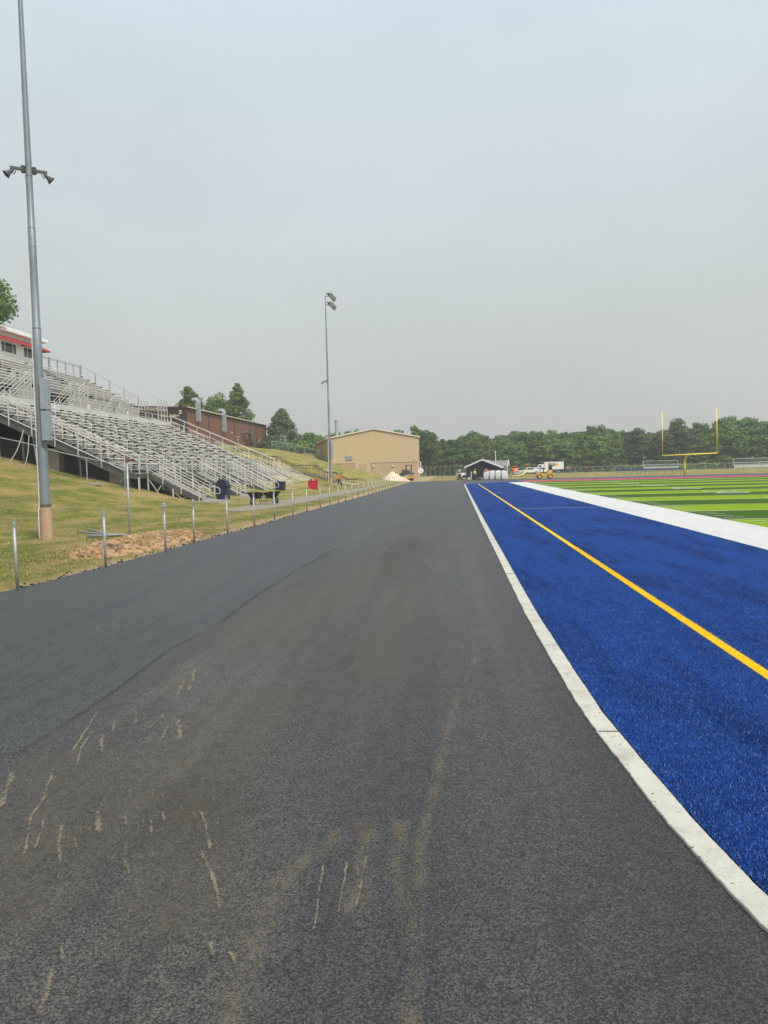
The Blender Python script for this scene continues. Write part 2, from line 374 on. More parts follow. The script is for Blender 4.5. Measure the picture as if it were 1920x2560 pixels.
c = k.mix(k.mr(k.noise(co, 16, 4, .7), .58, .68), c, (.10,.07,.045)); k.col(c); k.p.inputs['Roughness'].default_value = .95
k.bump(k.noise(co, 18, 4, .7), .9, .05); M_['soil'] = k.m
M_['shadeground'] = pm('ground_shade', (.02,.018,.014), .95, 0, .3, 2)  # ground colour with the deep shade under the stand painted in
M_['path'] = pm('path_concrete', (.25,.21,.155), .9, 0, .14, .8, .2, 40, grime=(.29,.24,.19))

# ---------------------------------------------------------------- terrain
def toe(Y):
    if Y < 60: return -17
    if Y < 98: return -17+4*(Y-60)/38
    return min(-10.5, -13+2.5*(Y-98)/14)
def terrain(X, Y):
    d = toe(Y)-X; s = .255 if Y < 60 else min(.28, .255+.025*(Y-60)/38)
    z = s*(d if d > 3 else ((d+3)**2/12 if d > -3 else 0))
    z = min(z, 6.9) if z < 6.2 else 6.2+.7*(1-math.exp(-(z-6.2)/.7))
    if X > 0 and Y > 215: z += 0
    n = .05*sin(X*.9+Y*.31)+.04*sin(X*.37-Y*.7+1.3)
    return z - .03 + (n*min(1, max(0, (-14-X)/4)) if X < -14 else 0)
xs = sorted(set([-500,-350,-250,-180,-140,-110,-90,-75,-65,-58,-52,-48,-45,-43,-42,-41]+[-40+i*.5 for i in range(0, 66)]+[-7,-3,0,8,20,40,60,90,130,200,300,500]))
ys = sorted(set([-80,-40,-20,-10,0,5,8]+[10+i*1.0 for i in range(0, 52)]+[62+i*2 for i in range(0, 50)]+[165,175,190,210,230,260,300,400,600,900]))
mb = MB(); mb.v = [(x, y, terrain(x, y)) for y in ys for x in xs]; nx = len(xs)
mb.f = [(j*nx+i, j*nx+i+1, (j+1)*nx+i+1, (j+1)*nx+i) for j in range(len(ys)-1) for i in range(nx-1)]
tag(mb.build('ground', M_['grass'], smooth=True), kind='structure')

def curbL(Y):
    pts = [(-5,3.0),(0,2.05),(2.2,1.5),(3.0,1.335),(3.3,1.275),(3.63,1.215),(4.3,1.13),(5.3,1.05),(6.2,.985),(7.4,.955),(8.7,.93),(10.4,.905),(15,.905),(30,.91),(60,.97),(96,1.06)]
    for (a, b), (c_, d) in zip(pts, pts[1:]):
        if Y <= c_: return b+(d-b)*(Y-a)/(c_-a)
    return 1.06
def curbW(Y): return .162 if Y > 8 else .162-.012*(8-Y)/5
EY = [-20, 12.96, 13.4, 16.6, 19.9, 22.2, 25.3, 31.8, 40, 60, 130]; EX = [-10.5, -8.20, -8.09, -7.91, -7.79, -7.82, -7.73, -7.62, -7.62, -7.38, -7.32]
def edge(Y): return float(np.interp(Y, EY, EX))+.012*sin(Y*1.9)+.014*sin(Y*4.3)+.008*sin(Y*11.7)
# asphalt straight with the far curve
Ys = [-6+i*.5 for i in range(0, 200)]+[94+i*2 for i in range(0, 18)]
mb = MB()
for Y in Ys:
    xr = curbL(Y)+.25 if Y <= 93.5 else 1.2
    mb.v += [(edge(Y), Y, 0), (-3.3, Y, .0), (xr, Y, 0)]
mb.f = [(i*3+j, i*3+j+1, i*3+4+j, i*3+3+j) for i in range(len(Ys)-1) for j in (0, 1)]
o1 = [(-7.3,128),(-7.2,156),(-3,146),(.8,138.3),(7.5,131.5),(14,129.3),(30,128),(50,127),(100,127)]
tag(mb.build('asphalt_track', M_['asphalt']), kind='structure')
outer = [(1.2,94),(1.2,128),(1.2,137.9),(4,134.5),(7.5,131.5),(14,129.3),(30,128),(60,127),(120,127),(120,94)]
mb = MB().add([(x, y, .0) for x, y in outer], [tuple(range(len(outer)))])
tag(mb.build('asphalt_curve', M_['asphalt']), kind='structure')
# blue surround
Yb = [-4+i*.5 for i in range(0, 204)]
bl = [(curbL(Y)+curbW(Y)+.008, Y) for Y in Yb if Y <= 96]
endc = [(1.45,99.5),(2.2,102.4),(3.4,104.2),(5,106),(6.6,108),(9,110),(12,111.7),(15,114),(18.6,116),(24,117.5),(32,118.5),(60,119),(110,119)]
poly = bl+endc; n = len(poly); xr = 120
mb = MB(); mb.v = [(x, y, .012) for x, y in bl]+[(xr, y, .012) for x, y in bl]; m = len(bl)
mb.f = [(i, i+m, i+m+1, i+1) for i in range(m-1)]
mb.add([(x, y, .012) for x, y in [bl[-1]]+endc+[(xr,119),(xr,bl[-1][1])]], [tuple(range(len(endc)+3))])
tag(mb.build('blue_turf', M_['blueturf']), kind='structure')
# curb
def curb_strip(cen, name):
    mb = MB(); pr = [(-.5,-.15),(-.5,.014),(-.47,.018),(.47,.018),(.5,.014),(.5,-.15)]; n = len(pr)
    for i, (x, y, w, nx_, ny_) in enumerate(cen):
        jl = .0025*sin(y*5.3)+rng.uniform(-.0035,.0035)
        for a, z in pr: mb.v.append((x+nx_*(a*w+(jl if a < 0 else -jl*.5)), y+ny_*(a*w+(jl if a < 0 else 0)), z+.003*sin(y*.8)))
    mb.f = [(i*n+k, i*n+k+1, (i+1)*n+k+1, (i+1)*n+k) for i in range(len(cen)-1) for k in range(n-1)]
    return tag(mb.build(name, M_['curb'], smooth=False), kind='structure')
Yc = [-4+i*.12 for i in range(0, 50)]+[2+i*.035 for i in range(0, 300)]+[12.6+i*.5 for i in range(0, 167)]
cen = [(curbL(Y)+curbW(Y)/2, Y, curbW(Y), 1, 0) for Y in Yc]
for (x, y) in endc:
    d = .7 if x > 3 else .3; cen.append((x, y, .17, -(1-d) if x < 3 else -.5, d if x < 3 else .85))
curb_strip(cen, 'concrete_curb')
mb = MB()
for Y in (5.75, 8.55, 2.62, 14.4, 21.3, 28.5, 36): mb.box((curbL(Y)+.005, Y, .0150), (curbL(Y)+curbW(Y)-.005, Y+.006, .0215))
tag(mb.build('curb_joints', M_['steel']), kind='structure')

def sheet(name, mat, rects, z):
    mb = MB()
    for x0, y0, x1, y1 in rects: mb.add([(x0,y0,z),(x1,y0,z),(x1,y1,z),(x0,y1,z)], [(0,1,2,3)])
    return tag(mb.build(name, mat), kind='structure')
P5 = 4.85; G = 100.0
lines = [G-P5*i for i in range(0, 24)]
sheet('light_green_turf', M_['greenl'], [(9.14, -16, 60, G)], .016)
sheet('dark_green_turf', M_['greend'], [(9.15, lines[i+1], 60, lines[i]) for i in range(0, 23, 2)], .020)
sheet('white_sideline', M_['whiteturf'], [(6.85, -16, 9.15, 101.5), (9.15, 101.2, 60, 101.9), (9.15, 110.3, 60, 111.0)], .024)
sheet('yard_lines', M_['whiteturf'], [(9.16, y-.06, 60, y+.06) for y in lines]+
      [(9.45, y-P5*j/5-.045, 10.15, y-P5*j/5+.045) for y in lines for j in range(1, 5)]+
      [(h, y-P5*j/5-.04, h+.6, y-P5*j/5+.04) for h in (26.2, 41.5) for y in lines for j in range(1, 5)], .028)
sheet('end_zone_turf', M_['redturf'], [(9.15, 101.9, 60, 110.3)], .020)
sheet('yellow_line', M_['yellowturf'], [(2.78, -10, 2.90, 97)], .018)
sheet('lane_lines', M_['whiteturf'], [(2.95, y-.04, 6.8, y+.04) for y in (36.9, 61.2, 83.2)], .018)
NUM = {2:'1 0', 4:'2 0', 6:'3 0', 8:'4 0', 10:'5 0', 12:'4 0', 14:'3 0', 16:'2 0'}
for i, s in NUM.items():
    mt = Matrix.Translation((16.4, lines[i], .034)) @ Matrix.Rotation(-pi/2, 4, 'Z')
    tag(text_obj('yard_number', s, 3.0, M_['whiteturf'], mt, extrude=.001), kind='structure')
for i, xx in ((0, 14), (1, 24)):
    pass
mt = Matrix.Translation((17, 104.0, .03)) 
# dust and markings on the asphalt
def ribbon(rs, name, mat, z):
    V = []; F = []; U = []
    for pts, w in rs:
        P = [Vector((*gp(*p), 0)) for p in pts]; Q = []
        for a, b in zip(P, P[1:]):
            n = max(1, int((b-a).length/(.035 if mat.name.startswith('dried') else .1))); Q += [a+(b-a)*i/n for i in range(n)]
        Q.append(P[-1]); T = 0; tot = sum((b-a).length for a, b in zip(Q, Q[1:])); o = len(V); jx = 0
        for i, p in enumerate(Q):
            d = (Q[min(i+1, len(Q)-1)]-Q[max(i-1, 0)]).normalized(); nn = Vector((d.y, -d.x, 0))
            if i: T += (Q[i]-Q[i-1]).length
            jx = jx*.75+rng.uniform(-.0035, .0035); wj = 1 if not mat.name.startswith('dried') else rng.uniform(.6, 1.2)
            for s_ in (-1, 1): V.append(p+nn*(s_*w*wj*(.40 if mat.name.startswith('dried') else .5)+jx)+Vector((0,0,z))); U.append((s_*.5+.5, T/tot))
        F += [(o+2*i, o+2*i+1, o+2*i+3, o+2*i+2) for i in range(len(Q)-1)]
    return tag(npmesh(name, np.array([tuple(v) for v in V]), np.array(F), mat, uv=np.array(U)), kind='stuff')
def cv(*l): return [(u*.615, 1200+v*.615) for u, v in l]
ribbon([(cv((225,1150),(180,1290),(130,1370),(120,1440),(85,1575)), .035), (cv((182,1370),(165,1440),(140,1510)), .03), (cv((255,1380),(240,1500),(245,1590)), .04),
        (cv((398,1340),(405,1445)), .08), (cv((502,1370),(517,1405)), .03), (cv((518,1460),(503,1550),(530,1630)), .04), (cv((815,1345),(835,1400),(850,1480),(852,1525)), .04),
        (cv((815,1500),(850,1580),(875,1640),(893,1720),(904,1775)), .045), (cv((252,1880),(250,1965)), .035), (cv((405,930),(350,1020),(300,1100),(280,1125)), .04),
        (cv((388,1005),(330,1090),(310,1160),(332,1178)), .035), (cv((797,765),(762,875)), .07), (cv((762,800),(715,885)), .05), (cv((722,970),(738,1065)), .09),
        (cv((672,950),(590,1025)), .03), (cv((687,995),(652,1062)), .03), (cv((52,1180),(15,1300),(-5,1350)), .09), (cv((1322,1550),(1295,1700),(1262,1875)), .025),
        (cv((1412,1550),(1390,1680),(1366,1795)), .025), (cv((1492,1520),(1465,1660),(1438,1755)), .022), (cv((858,1875),(864,1945)), .03), (cv((935,1920),(962,1975)), .035),
        (cv((225,1970),(190,2100),(140,2212)), .05), (cv((660,1350),(668,1390)), .035), (cv((300,1450),(310,1510)), .03), (cv((612,1380),(618,1440)), .03),
        (cv((555,930),(550,1010)), .05), (cv((470,980),(455,1030)), .03), (cv((415,1030),(410,1120)), .05), (cv((1480,560),(1530,540)), .04)], 'sand_streaks', M_['streak'], .007)
fl = []
for i in range(210):
    u = rng.uniform(40, 900); v = rng.uniform(900, 2100) if rng.random() < .75 else rng.uniform(1330, 1450); l_ = rng.uniform(12, 70); sl_ = (430-u)*.0006+rng.uniform(-.12, .12)
    fl.append((cv((u, v), (u-l_*sl_-2, v+l_*.5), (u-l_*sl_*1.6, v+l_)), rng.uniform(.012, .030)))
ribbon(fl, 'sand_flecks', M_['fleck'], .006)
ribbon([([(1000,2030),(880,2075),(790,2125),(705,2210),(650,2320),(620,2420),(560,2560),(480,2900)], .24), ([(1010,2030),(1000,2120),(1010,2230),(1040,2330)], .22),
        ([(1168,1700),(1140,1750),(1115,1850),(1088,1970),(1058,2070),(1042,2300),(1030,2600),(1020,3100)], .15), ([(1190,1640),(1160,1720)], .10),
        ([(930,2040),(900,2200),(880,2330)], .22), ([(480,1640),(455,1700),(430,1760)], .25)], 'dust_film', M_['film'], .004)
ribbon([([(1130,1330),(1010,1370),(900,1430),(800,1500),(690,1580),(600,1690)], 2.2), ([(1010,1310),(1010,1480),(960,1640),(900,1800),(860,2000)], 1.3),
        ([(700,1700),(560,1850),(440,2000),(330,2200)], 1.1), ([(520,1950),(470,2150),(420,2400)], .8), ([(200,1850),(100,2100),(20,2400)], .9)], 'thin_dust_haze', M_['haze_film'], .002)
ribbon([([(-40,1938),(0,1913),(154,1815),(277,1735),(424,1624),(535,1569)], .08), ([(500,1589),(535,1569),(640,1489),(738,1427),(861,1360)], .10)], 'paving_joint', M_['joint'], .003)
ribbon([([(738,1434),(1090,1437)], .10), ([(1050,1390),(1075,1412),(1094,1442)], .06), ([(940,1311),(1110,1309)], .16), ([(861,1360),(905,1335),(953,1311)], .10), ([(960,1378),(972,1362)], .1), ([(0,1500),(50,1497)], .15), ([(60,1485),(140,1478)], .12)], 'chalk_marks', M_['chalk'], .005)

# turf fibres and grass blades close to the camera
def blades(name, n, fn, hmin, hmax, w, mat, seed, lean=.6):
    r = np.random.default_rng(seed); X, Y, Z = fn(r, n); n = len(X)
    a = r.uniform(0, 2*pi, n); h = r.uniform(hmin, hmax, n); b = r.uniform(0, 2*pi, n); ln = r.uniform(.2, 1, n)*lean*h
    dx = np.cos(a)*w/2; dy = np.sin(a)*w/2
    V = np.empty((n, 3, 3)); V[:, 0] = np.c_[X-dx, Y-dy, Z]; V[:, 1] = np.c_[X+dx, Y+dy, Z]
    V[:, 2] = np.c_[X+np.cos(b)*ln, Y+np.sin(b)*ln, Z+h]
    return tag(npmesh(name, V.reshape(-1, 3), np.arange(n*3).reshape(-1, 3), mat), kind='stuff')
def blue_pts(r, n):
    Y = 2.6+11.5*r.uniform(0, 1, n)**1.9; X0 = np.interp(Y, Yb, [curbL(q)+curbW(q) for q in Yb]); X = X0+r.uniform(0.0, 1, n)*(Y*.56-.7).clip(.3, 5.6)
    k_ = (X < 2.775) | (X > 2.905); k_ &= (X < 6.8); X = X[k_]; Y = Y[k_]; return X, Y, np.full(len(X), .012)
blades('blue_turf_fibres', 240000, blue_pts, .008, .022, .0035, M_['bluefib'], 3, 1.0)
def yel_pts(r, n):
    Y = 5+14*r.uniform(0, 1, n); X = r.uniform(2.765, 2.915, n); return X, Y, np.full(n, .016)
blades('yellow_turf_fibres', 9000, yel_pts, .008, .02, .004, M_['yellowturf'], 4, 1.0)
def grass_pts(r, n):
    Y = 11+42*r.uniform(0, 1, n)**1.4; X = -8.0-r.uniform(0, 1, n)**.9*(Y*.6+1)
    cl = np.sin(X*1.7+Y*.9)+np.sin(X*3.1-Y*2.2+1)+np.sin(Y*.7+2)*.8+r.normal(0, .9, n)
    k_ = (cl > -.4) & ((X < -8.6) | (r.uniform(0, 1, n) < .2)); X = X[k_]; Y = Y[k_]; return X, Y, np.array([terrain(a, b)-.01 for a, b in zip(X, Y)])
blades('grass_blades', 110000, grass_pts, .03, .10, .014, M_['grassfib'], 5, .9)

# footpath, painted shade under the stand, bare soil strip
up = [(-12.6,41.6),(-13.3,43.6),(-13.4,48.9),(-12.9,54.7),(-12.4,67.2),(-11.6,80),(-11.1,95),(-10.8,118)]
lo = [(-11.9,40.6),(-11.1,41.2),(-10.5,44.4),(-10.1,52.5),(-9.7,64),(-9.5,76),(-9.4,95),(-9.2,118)]
mb = MB(); mb.v = [(x, y, -.012) for x, y in up]+[(x, y, -.012) for x, y in lo]; mb.f = [(i, i+8, i+9, i+1) for i in range(7)]
mb.v = [(x, y, max(z, terrain(x, y)+.012)) for x, y, z in mb.v]
tag(mb.build('footpath', M_['path']), kind='structure')
sheet('under_stand_shade', M_['shadeground'], [], 0)
mb = MB(); gx = [-39.5+i*1.0 for i in range(0, 20)]; gy = [51.4+i*1.9 for i in range(0, 20)]  # near-black ground sheet standing in for the shade under the stand
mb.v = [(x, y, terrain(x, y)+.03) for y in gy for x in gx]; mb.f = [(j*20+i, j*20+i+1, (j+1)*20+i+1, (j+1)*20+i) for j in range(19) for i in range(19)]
bpy.data.objects.remove(bpy.data.objects['under_stand_shade']); tag(mb.build('under_stand_shade', M_['shadeground']), kind='structure')
mb = MB(); mb.v = []; R_ = []
for i in range(40):
    Y = 128+i*.8; R_.append(Y)
fr = [(-7.6,127.5),(-7.4,150),(-4,143),(1.2,135.5),(7.6,131.9),(14,129.8),(30,128.6),(60,127.6),(120,127.6)]
ba = [(-8.6,127),(-9.4,153),(-5,148),(1.4,140),(8.4,134.5),(14,132),(30,130.3),(60,129.4),(120,129.4)]
mb = MB(); mb.v = [(x, y, -.008) for x, y in fr]+[(x, y, -.008) for x, y in ba]; mb.f = [(i, i+1, i+10, i+9) for i in range(8)]
tag(mb.build('bare_soil_strip', M_['soil']), kind='structure')

# ================================================================ grandstand
A = M_
def loop_rail(mb, p, q, h=.95, mid=.5, r=.024, rad=.12):
    """inverted-U rail with a sloping top between two feet p and q"""
    p = Vector(p); q = Vector(q); d = (q-p).normalized(); Z = Vector((0,0,1))
    mb.tube([p, p+Z*(h-rad), p+Z*h+d*rad, q+Z*h-d*rad, q+Z*(h-rad), q], r, 6)
    if mid: mb.tube([p+Z*mid, q+Z*mid], r*.9, 6)
GX, GY, GZ = -21, 50, .3
gs = thing('grandstand', 'long aluminium grandstand with two tiers of bench seats on a grass bank', 'grandstand', (GX, GY, GZ))
Y0, Y1 = 50.0, 88.6
NR, RX, RZ, DX, DZ = 15, -22.35, 2.55, .725, .348
aisles = [54.1+4.6*k for k in range(8)]
AW = 1.05
def segs(y0, y1, als):
    r = []; a = y0
    for c in als:
        if c-AW/2 > a+.3 and c < y1: r.append((a, c-AW/2)); a = c+AW/2
    r.append((a, y1)); return r
LS = segs(Y0+.25, Y1-.2, aisles)
for i in range(NR):
    x = RX-i*DX; z = RZ+i*DZ
    mb = MB().box((x-DX+.02, Y0+.1, z-.05), (x+.02, Y1, z))
    for q in range(2): mb.box((x-DX+.005, Y0+.1, z+.01+q*.155), (x-DX+.035, Y1, z+.155+q*.155))
    mb.build('footboard', A['aluplank'], gs, True)
    mb = MB()
    for a, b in LS: mb.box((x-.62, a, z+.42), (x-.36, b, z+.455)).box((x-.365, a, z+.40), (x-.355, b, z+.45))
    s = mb.build('seat_plank', A['aluseat'], gs, True)
    mb = MB()
    for a, b in LS:
        for y in (a+.12, b-.12): mb.box((x-.64, y-.04, z), (x-.56, y+.04, z+.41)).box((x-.64, y-.04, z+.31), (x-.33, y+.04, z+.418))
    mb.box((x-.60, Y0+.2, z+.002), (x-.57, Y1-.2, z+.03))
    mb.box((x-DX+.03, Y0-.03, z-.02), (x-.30, Y0+.09, z+.26)).box((x-.30, Y0-.03, z-.02), (x+.05, Y0+.09, z+.08))
    mb.build('seat_bracket', A['blackb'], s, False)
    o = C.objects[-1] if False else None
# half steps in the aisles
xtop_ = RX-NR*DX; FX = -21.1
for c in aisles:
    mb = MB()
    for i in range(NR-1):
        x = RX-i*DX; z = RZ+i*DZ; mb.box((x-DX+.03, c-AW/2+.06, z+.0), (x-DX+.34, c+AW/2-.06, z+.17))
    mb.bar((RX-.2, c, RZ-.12), (xtop_+.5, c, RZ+(NR-1)*DZ-.12), .1, .1).build('aisle_steps', A['aluplank'], gs, True)
# sloping frames and columns
ztop = RZ+NR*DZ; xtop = RX-NR*DX
def stringer(y, name='stringer'):
    mb = MB(); p0 = (RX+.15, y, RZ-.05); p1 = (xtop-.1, y, ztop-.05)
    def off(p, dz): return (p[0], p[1], p[2]+dz)
    mb.bar(off(p0, -.33), off(p1, -.33), .06, .40)
    mb.bar(off(p0, -.12), off(p1, -.12), .16, .035).bar(off(p0, -.54), off(p1, -.54), .16, .035)
    mb.bar((RX+.1, y, RZ-.33), (FX-.1, y, RZ-.55), .12, .36)
    return mb.build(name, A['steel'], gs, True)
st0 = stringer(Y0-.05)
mb = MB().bar((RX+.2, Y0-.11, RZ-.06), (xtop-.1, Y0-.11, ztop-.0), .05, .05); mb.build('edge_strip', A['aluseat'], gs, True)
for c in aisles[::2]+[Y1]: stringer(c)
for j, y in enumerate([Y0]+aisles[::2]+[Y1-.1]):
    for x in (FX-.05, -25.2, -29.2, -33.0):
        zt = RZ-.5+max(0, (RX-x)/DX*DZ); MB().cb((x, y, (zt+terrain(x, y))/2-.1), (.11, .11, zt-terrain(x, y)+.1)).build('column', A['steel'] if x < -22 else A['alu'], gs, True)
# rear wall of the lower tier and its cross aisle
XA, XB, ZA = xtop-.05, -35.3, ztop+.05
MB().box((XB, Y0, ZA-.1), (XA, Y1, ZA)).build('cross_aisle', A['aluplank'], gs, True)
MB().box((XA-.03, Y0, ZA-.1), (XA+.02, Y1-.2, ZA+.50)).build('skirt_panel', A['skirt'], gs, True)
mb = MB()
for j in range(22):
    y = Y0+.1+j*(Y1-Y0-.3)/21; mb.cb((XA+.03, y, ZA+.5), (.06, .06, 1.25))
mb.bar((XA+.03, Y0, ZA+1.12), (XA+.03, Y1, ZA+1.12), .05, .05).bar((XA+.03, Y0, ZA+.62), (XA+.03, Y1, ZA+.62), .05, .05)
mb.build('aisle_guardrail', A['alu'], gs, True)
# front walkway
MB().box((RX, Y0, RZ-.34), (FX, Y1, RZ-.28)).build('walkway', A['aluplank'], gs, True)
MB().bar((FX, Y0, RZ-.5), (FX, Y1, RZ-.5), .08, .34).build('walkway_beam', A['steel'], gs, True)
SY = [51.3+9.2*k for k in range(5)]; SW = 2.3; ZW = RZ-.28
mb = MB(); a = Y0
gaps = []
for y in SY:
    gaps.append((a, y)); a = y+SW
for a, b in gaps[0:]+[(a, Y1)]:
    if b-a < .4: continue
    for h in (.3, .6, .9, 1.12): mb.tube([(FX, a, ZW+h), (FX, b, ZW+h)], .022, 6)
    n = max(1, round((b-a)/1.5))
    for j in range(n+1): mb.cb((FX, a+(b-a)*j/n, ZW+.5), (.07, .07, 1.25))
mb.build('front_guardrail', A['alu'], gs, True)
# end guardrails following the slope
def slope_rail(y, x0, z0, x1, z1, hs, n, mat='alu', name='end_guardrail', h=1.4, w=.065):
    mb = MB()
    for q in hs: mb.tube([(x0, y, z0+q), (x1, y, z1+q)], .026, 6)
    for j in range(n+1):
        t = j/n; x = x0+(x1-x0)*t; z = z0+(z1-z0)*t; mb.cb((x, y, z+h/2-.3), (w, w, h+.45))
    return mb.build(name, A[mat], gs, True)
slope_rail(Y0-.16, RX+.3, RZ-.1, xtop, ztop-.1, (1.25, 1.33, .85), 7, h=1.3)
slope_rail(Y0+.9, RX+.3, RZ, xtop, ztop, (1.2, .8), 7, h=1.15)
slope_rail(Y1+.05, FX+.1, RZ-.3, xtop, ztop-.1, (1.42, 1.34, .75), 8, h=1.35)
# looped aisle rails
for c in aisles:
    for i0 in (0, 4, 8, 12):
        i1 = min(i0+2.6, NR-1.3)
        mb = MB(); loop_rail(mb, (RX-.4-i0*DX, c, RZ+i0*DZ), (RX-.4-i1*DX, c, RZ+i1*DZ), 1.0, .55, .028)
        mb.build('aisle_handrail', A['alu'], gs, True)
for yy in (Y1-.9,):
    for i0 in (0, 4, 8, 12):
        mb = MB(); loop_rail(mb, (RX-.4-i0*DX, yy, RZ+i0*DZ), (RX-.4-min(i0+2.8, 13.6)*DX, yy, RZ+min(i0+2.8, 13.6)*DZ), 1.0, .55, .028); mb.build('aisle_handrail', A['alu'], gs, True)
# the five front staircases
for kk, y in enumerate(SY):
    lx, lz = -17.4, .22; ux, uz = FX, ZW; ns_ = 12
    mb = MB()
    for s_ in (y, y+SW):
        mb.bar((lx+.05, s_, lz+.02), (ux, s_, uz-.16), .05, .34)
    for t in (.2, .5, .8): mb.bar((lx+(ux-lx)*t, y, lz+(uz-lz)*t-.22), (lx+(ux-lx)*t, y+SW, lz+(uz-lz)*t-.22), .06, .06)
    st = mb.build('staircase', A['steel'], gs, True)
    for i in range(ns_):
        t = (i+.5)/ns_; x = lx+(ux-lx)*t; z = lz+(uz-lz)*((i+1)/ns_)
        MB().box((x-.16, y+.03, z-.035), (x+.16, y+SW-.03, z)).box((x+.12, y+.03, z-.18), (x+.14, y+SW-.03, z-.035)).build('tread', A['aluplank'], st, False)
    for s_ in (y-.04, y+SW+.04):
        mb = MB(); dx, dz = ux-lx, uz-lz
        for q in (.22, .42, .62, .82, 1.08): mb.tube([(lx+.1, s_, lz+q+.06), (ux, s_, uz+q+.06)], .025 if q > 1 else .02, 6)
        for t in (0.02, .36, .70, 1.0): 
            x = lx+dx*t; z = lz+dz*t; mb.cb((x, s_, (z+1.1+z-.2)/2), (.065, .065, 1.3))
        zz = lz+1.02
        mb.tube([(lx+.05, s_, zz+.04), (lx+.42, s_, zz-.12), (lx+.60, s_, zz-.2), (lx+.66, s_, zz-.3), (lx+.66, s_, zz-.5), (lx+.60, s_, zz-.58), (lx+.1, s_, zz-.58)], .028, 6)
        mb.tube([(lx+.08, s_, zz-.05), (lx+.22, s_, zz-.12), (lx+.24, s_, zz-.7), (lx+.08, s_, zz-.8)], .022, 6)
        mb.build('handrail', A['alu'], st, False)
    MB().cb((lx+.22, y+SW/2, lz-.02), (.5, SW-.1, .22)).build('bottom_step', A['aluplank'], st, False)
    mb = MB()
    for x in (-21.05, -19.3): mb.cb((x, y-.02, (uz-.1-(0 if x < -20 else 1.1))/2+.05), (.09, .09, uz-.1-(0 if x < -20 else 1.1)))
    mb.bar((-21.0, y+.05, .2), (-19.9, y+.05, 1.7), .06, .06).bar((-19.9, y+.05, .1), (-21.0, y+.05, 1.8), .06, .06)
    mb.bar((-19.2, y+.1, .1), (-18.2, y+.1, .7), .05, .05).bar((-18.2, y+.1, .0), (-19.2, y+.1, .8), .05, .05)
    mb.build('stair_support', A['alu'], st, False); MB().cb((-19.8, y+SW, .9), (.08, .08, 1.8)).build('stair_support', A['alu'], st, False)
for o in list(C.objects):                      # grandchildren were laid out in world space: bring them to the stand's frame
    if o.name.split('.')[0] in ('tread', 'handrail', 'bottom_step', 'stair_support', 'seat_bracket') and o.type == 'MESH':
        o.data.transform(Matrix.Translation((-GX, -GY, -GZ)))
# upper tier
UX, UZ, UD, UH, UN = -35.4, 9.75, .73, .415, 9
UY0, UY1 = 50.0, 84.4
ua = [55.0, 64.2, 73.4]
US = segs(UY0, UY1-.2, [a_ for a_ in ua])
for i in range(UN):
    x = UX-i*UD; z = UZ+i*UH
    mb = MB().box((x-UD+.02, UY0, z-.05), (x+.02, UY1, z))
    for q in range(2): mb.box((x-UD+.005, UY0, z+.01+q*.17), (x-UD+.035, UY1, z+.165+q*.17))
    mb.build('footboard', A['aluplank'], gs, True)
    mb = MB()
    for a, b in US: mb.box((x-.60, a, z+.42), (x-.34, b, z+.455)).box((x-.345, a, z+.40), (x-.335, b, z+.45))
    s = mb.build('seat_plank', A['aluseat'], gs, True)
    mb = MB()
    for a, b in US:
        for y in (a+.12, b-.12): mb.box((x-.62, y-.04, z), (x-.54, y+.04, z+.41)).box((x-.62, y-.04, z+.31), (x-.31, y+.04, z+.418))
    mb.box((x-.58, UY0+.1, z+.002), (x-.55, UY1-.2, z+.03))
    mb.xf(Matrix.Translation((-GX, -GY, -GZ))); mb.build('seat_bracket', A['blackb'], s, False)
zt = UZ+UN*UH; xt = UX-UN*UD
for a, b in ((UY0, 55.5), (59.4, 64.6), (68.6, UY1)): MB().box((UX-.02, a, ZA), (UX+.04, b, UZ)).build('upper_wall_panel', A['aluplank'], gs, True)
MB().box((UX-.1, UY0, UZ-.14), (UX+.06, UY1, UZ-.052)).build('upper_beam', A['alu'], gs, True)
for a, b in ((UY0, 55.5), (59.4, 64.6), (68.6, UY1)):
    mb = MB(); n = max(2, round((b-a)/1.7))
    for j in range(n+1): mb.cb((UX+.08, a+.05+(b-a-.1)*j/n, UZ+.35), (.08, .08, 1.6))
    for q in (.35, .7, 1.08): mb.tube([(UX+.08, a, UZ+q), (UX+.08, b, UZ+q)], .024, 6)
    mb.build('upper_front_guardrail', A['alu'], gs, True)
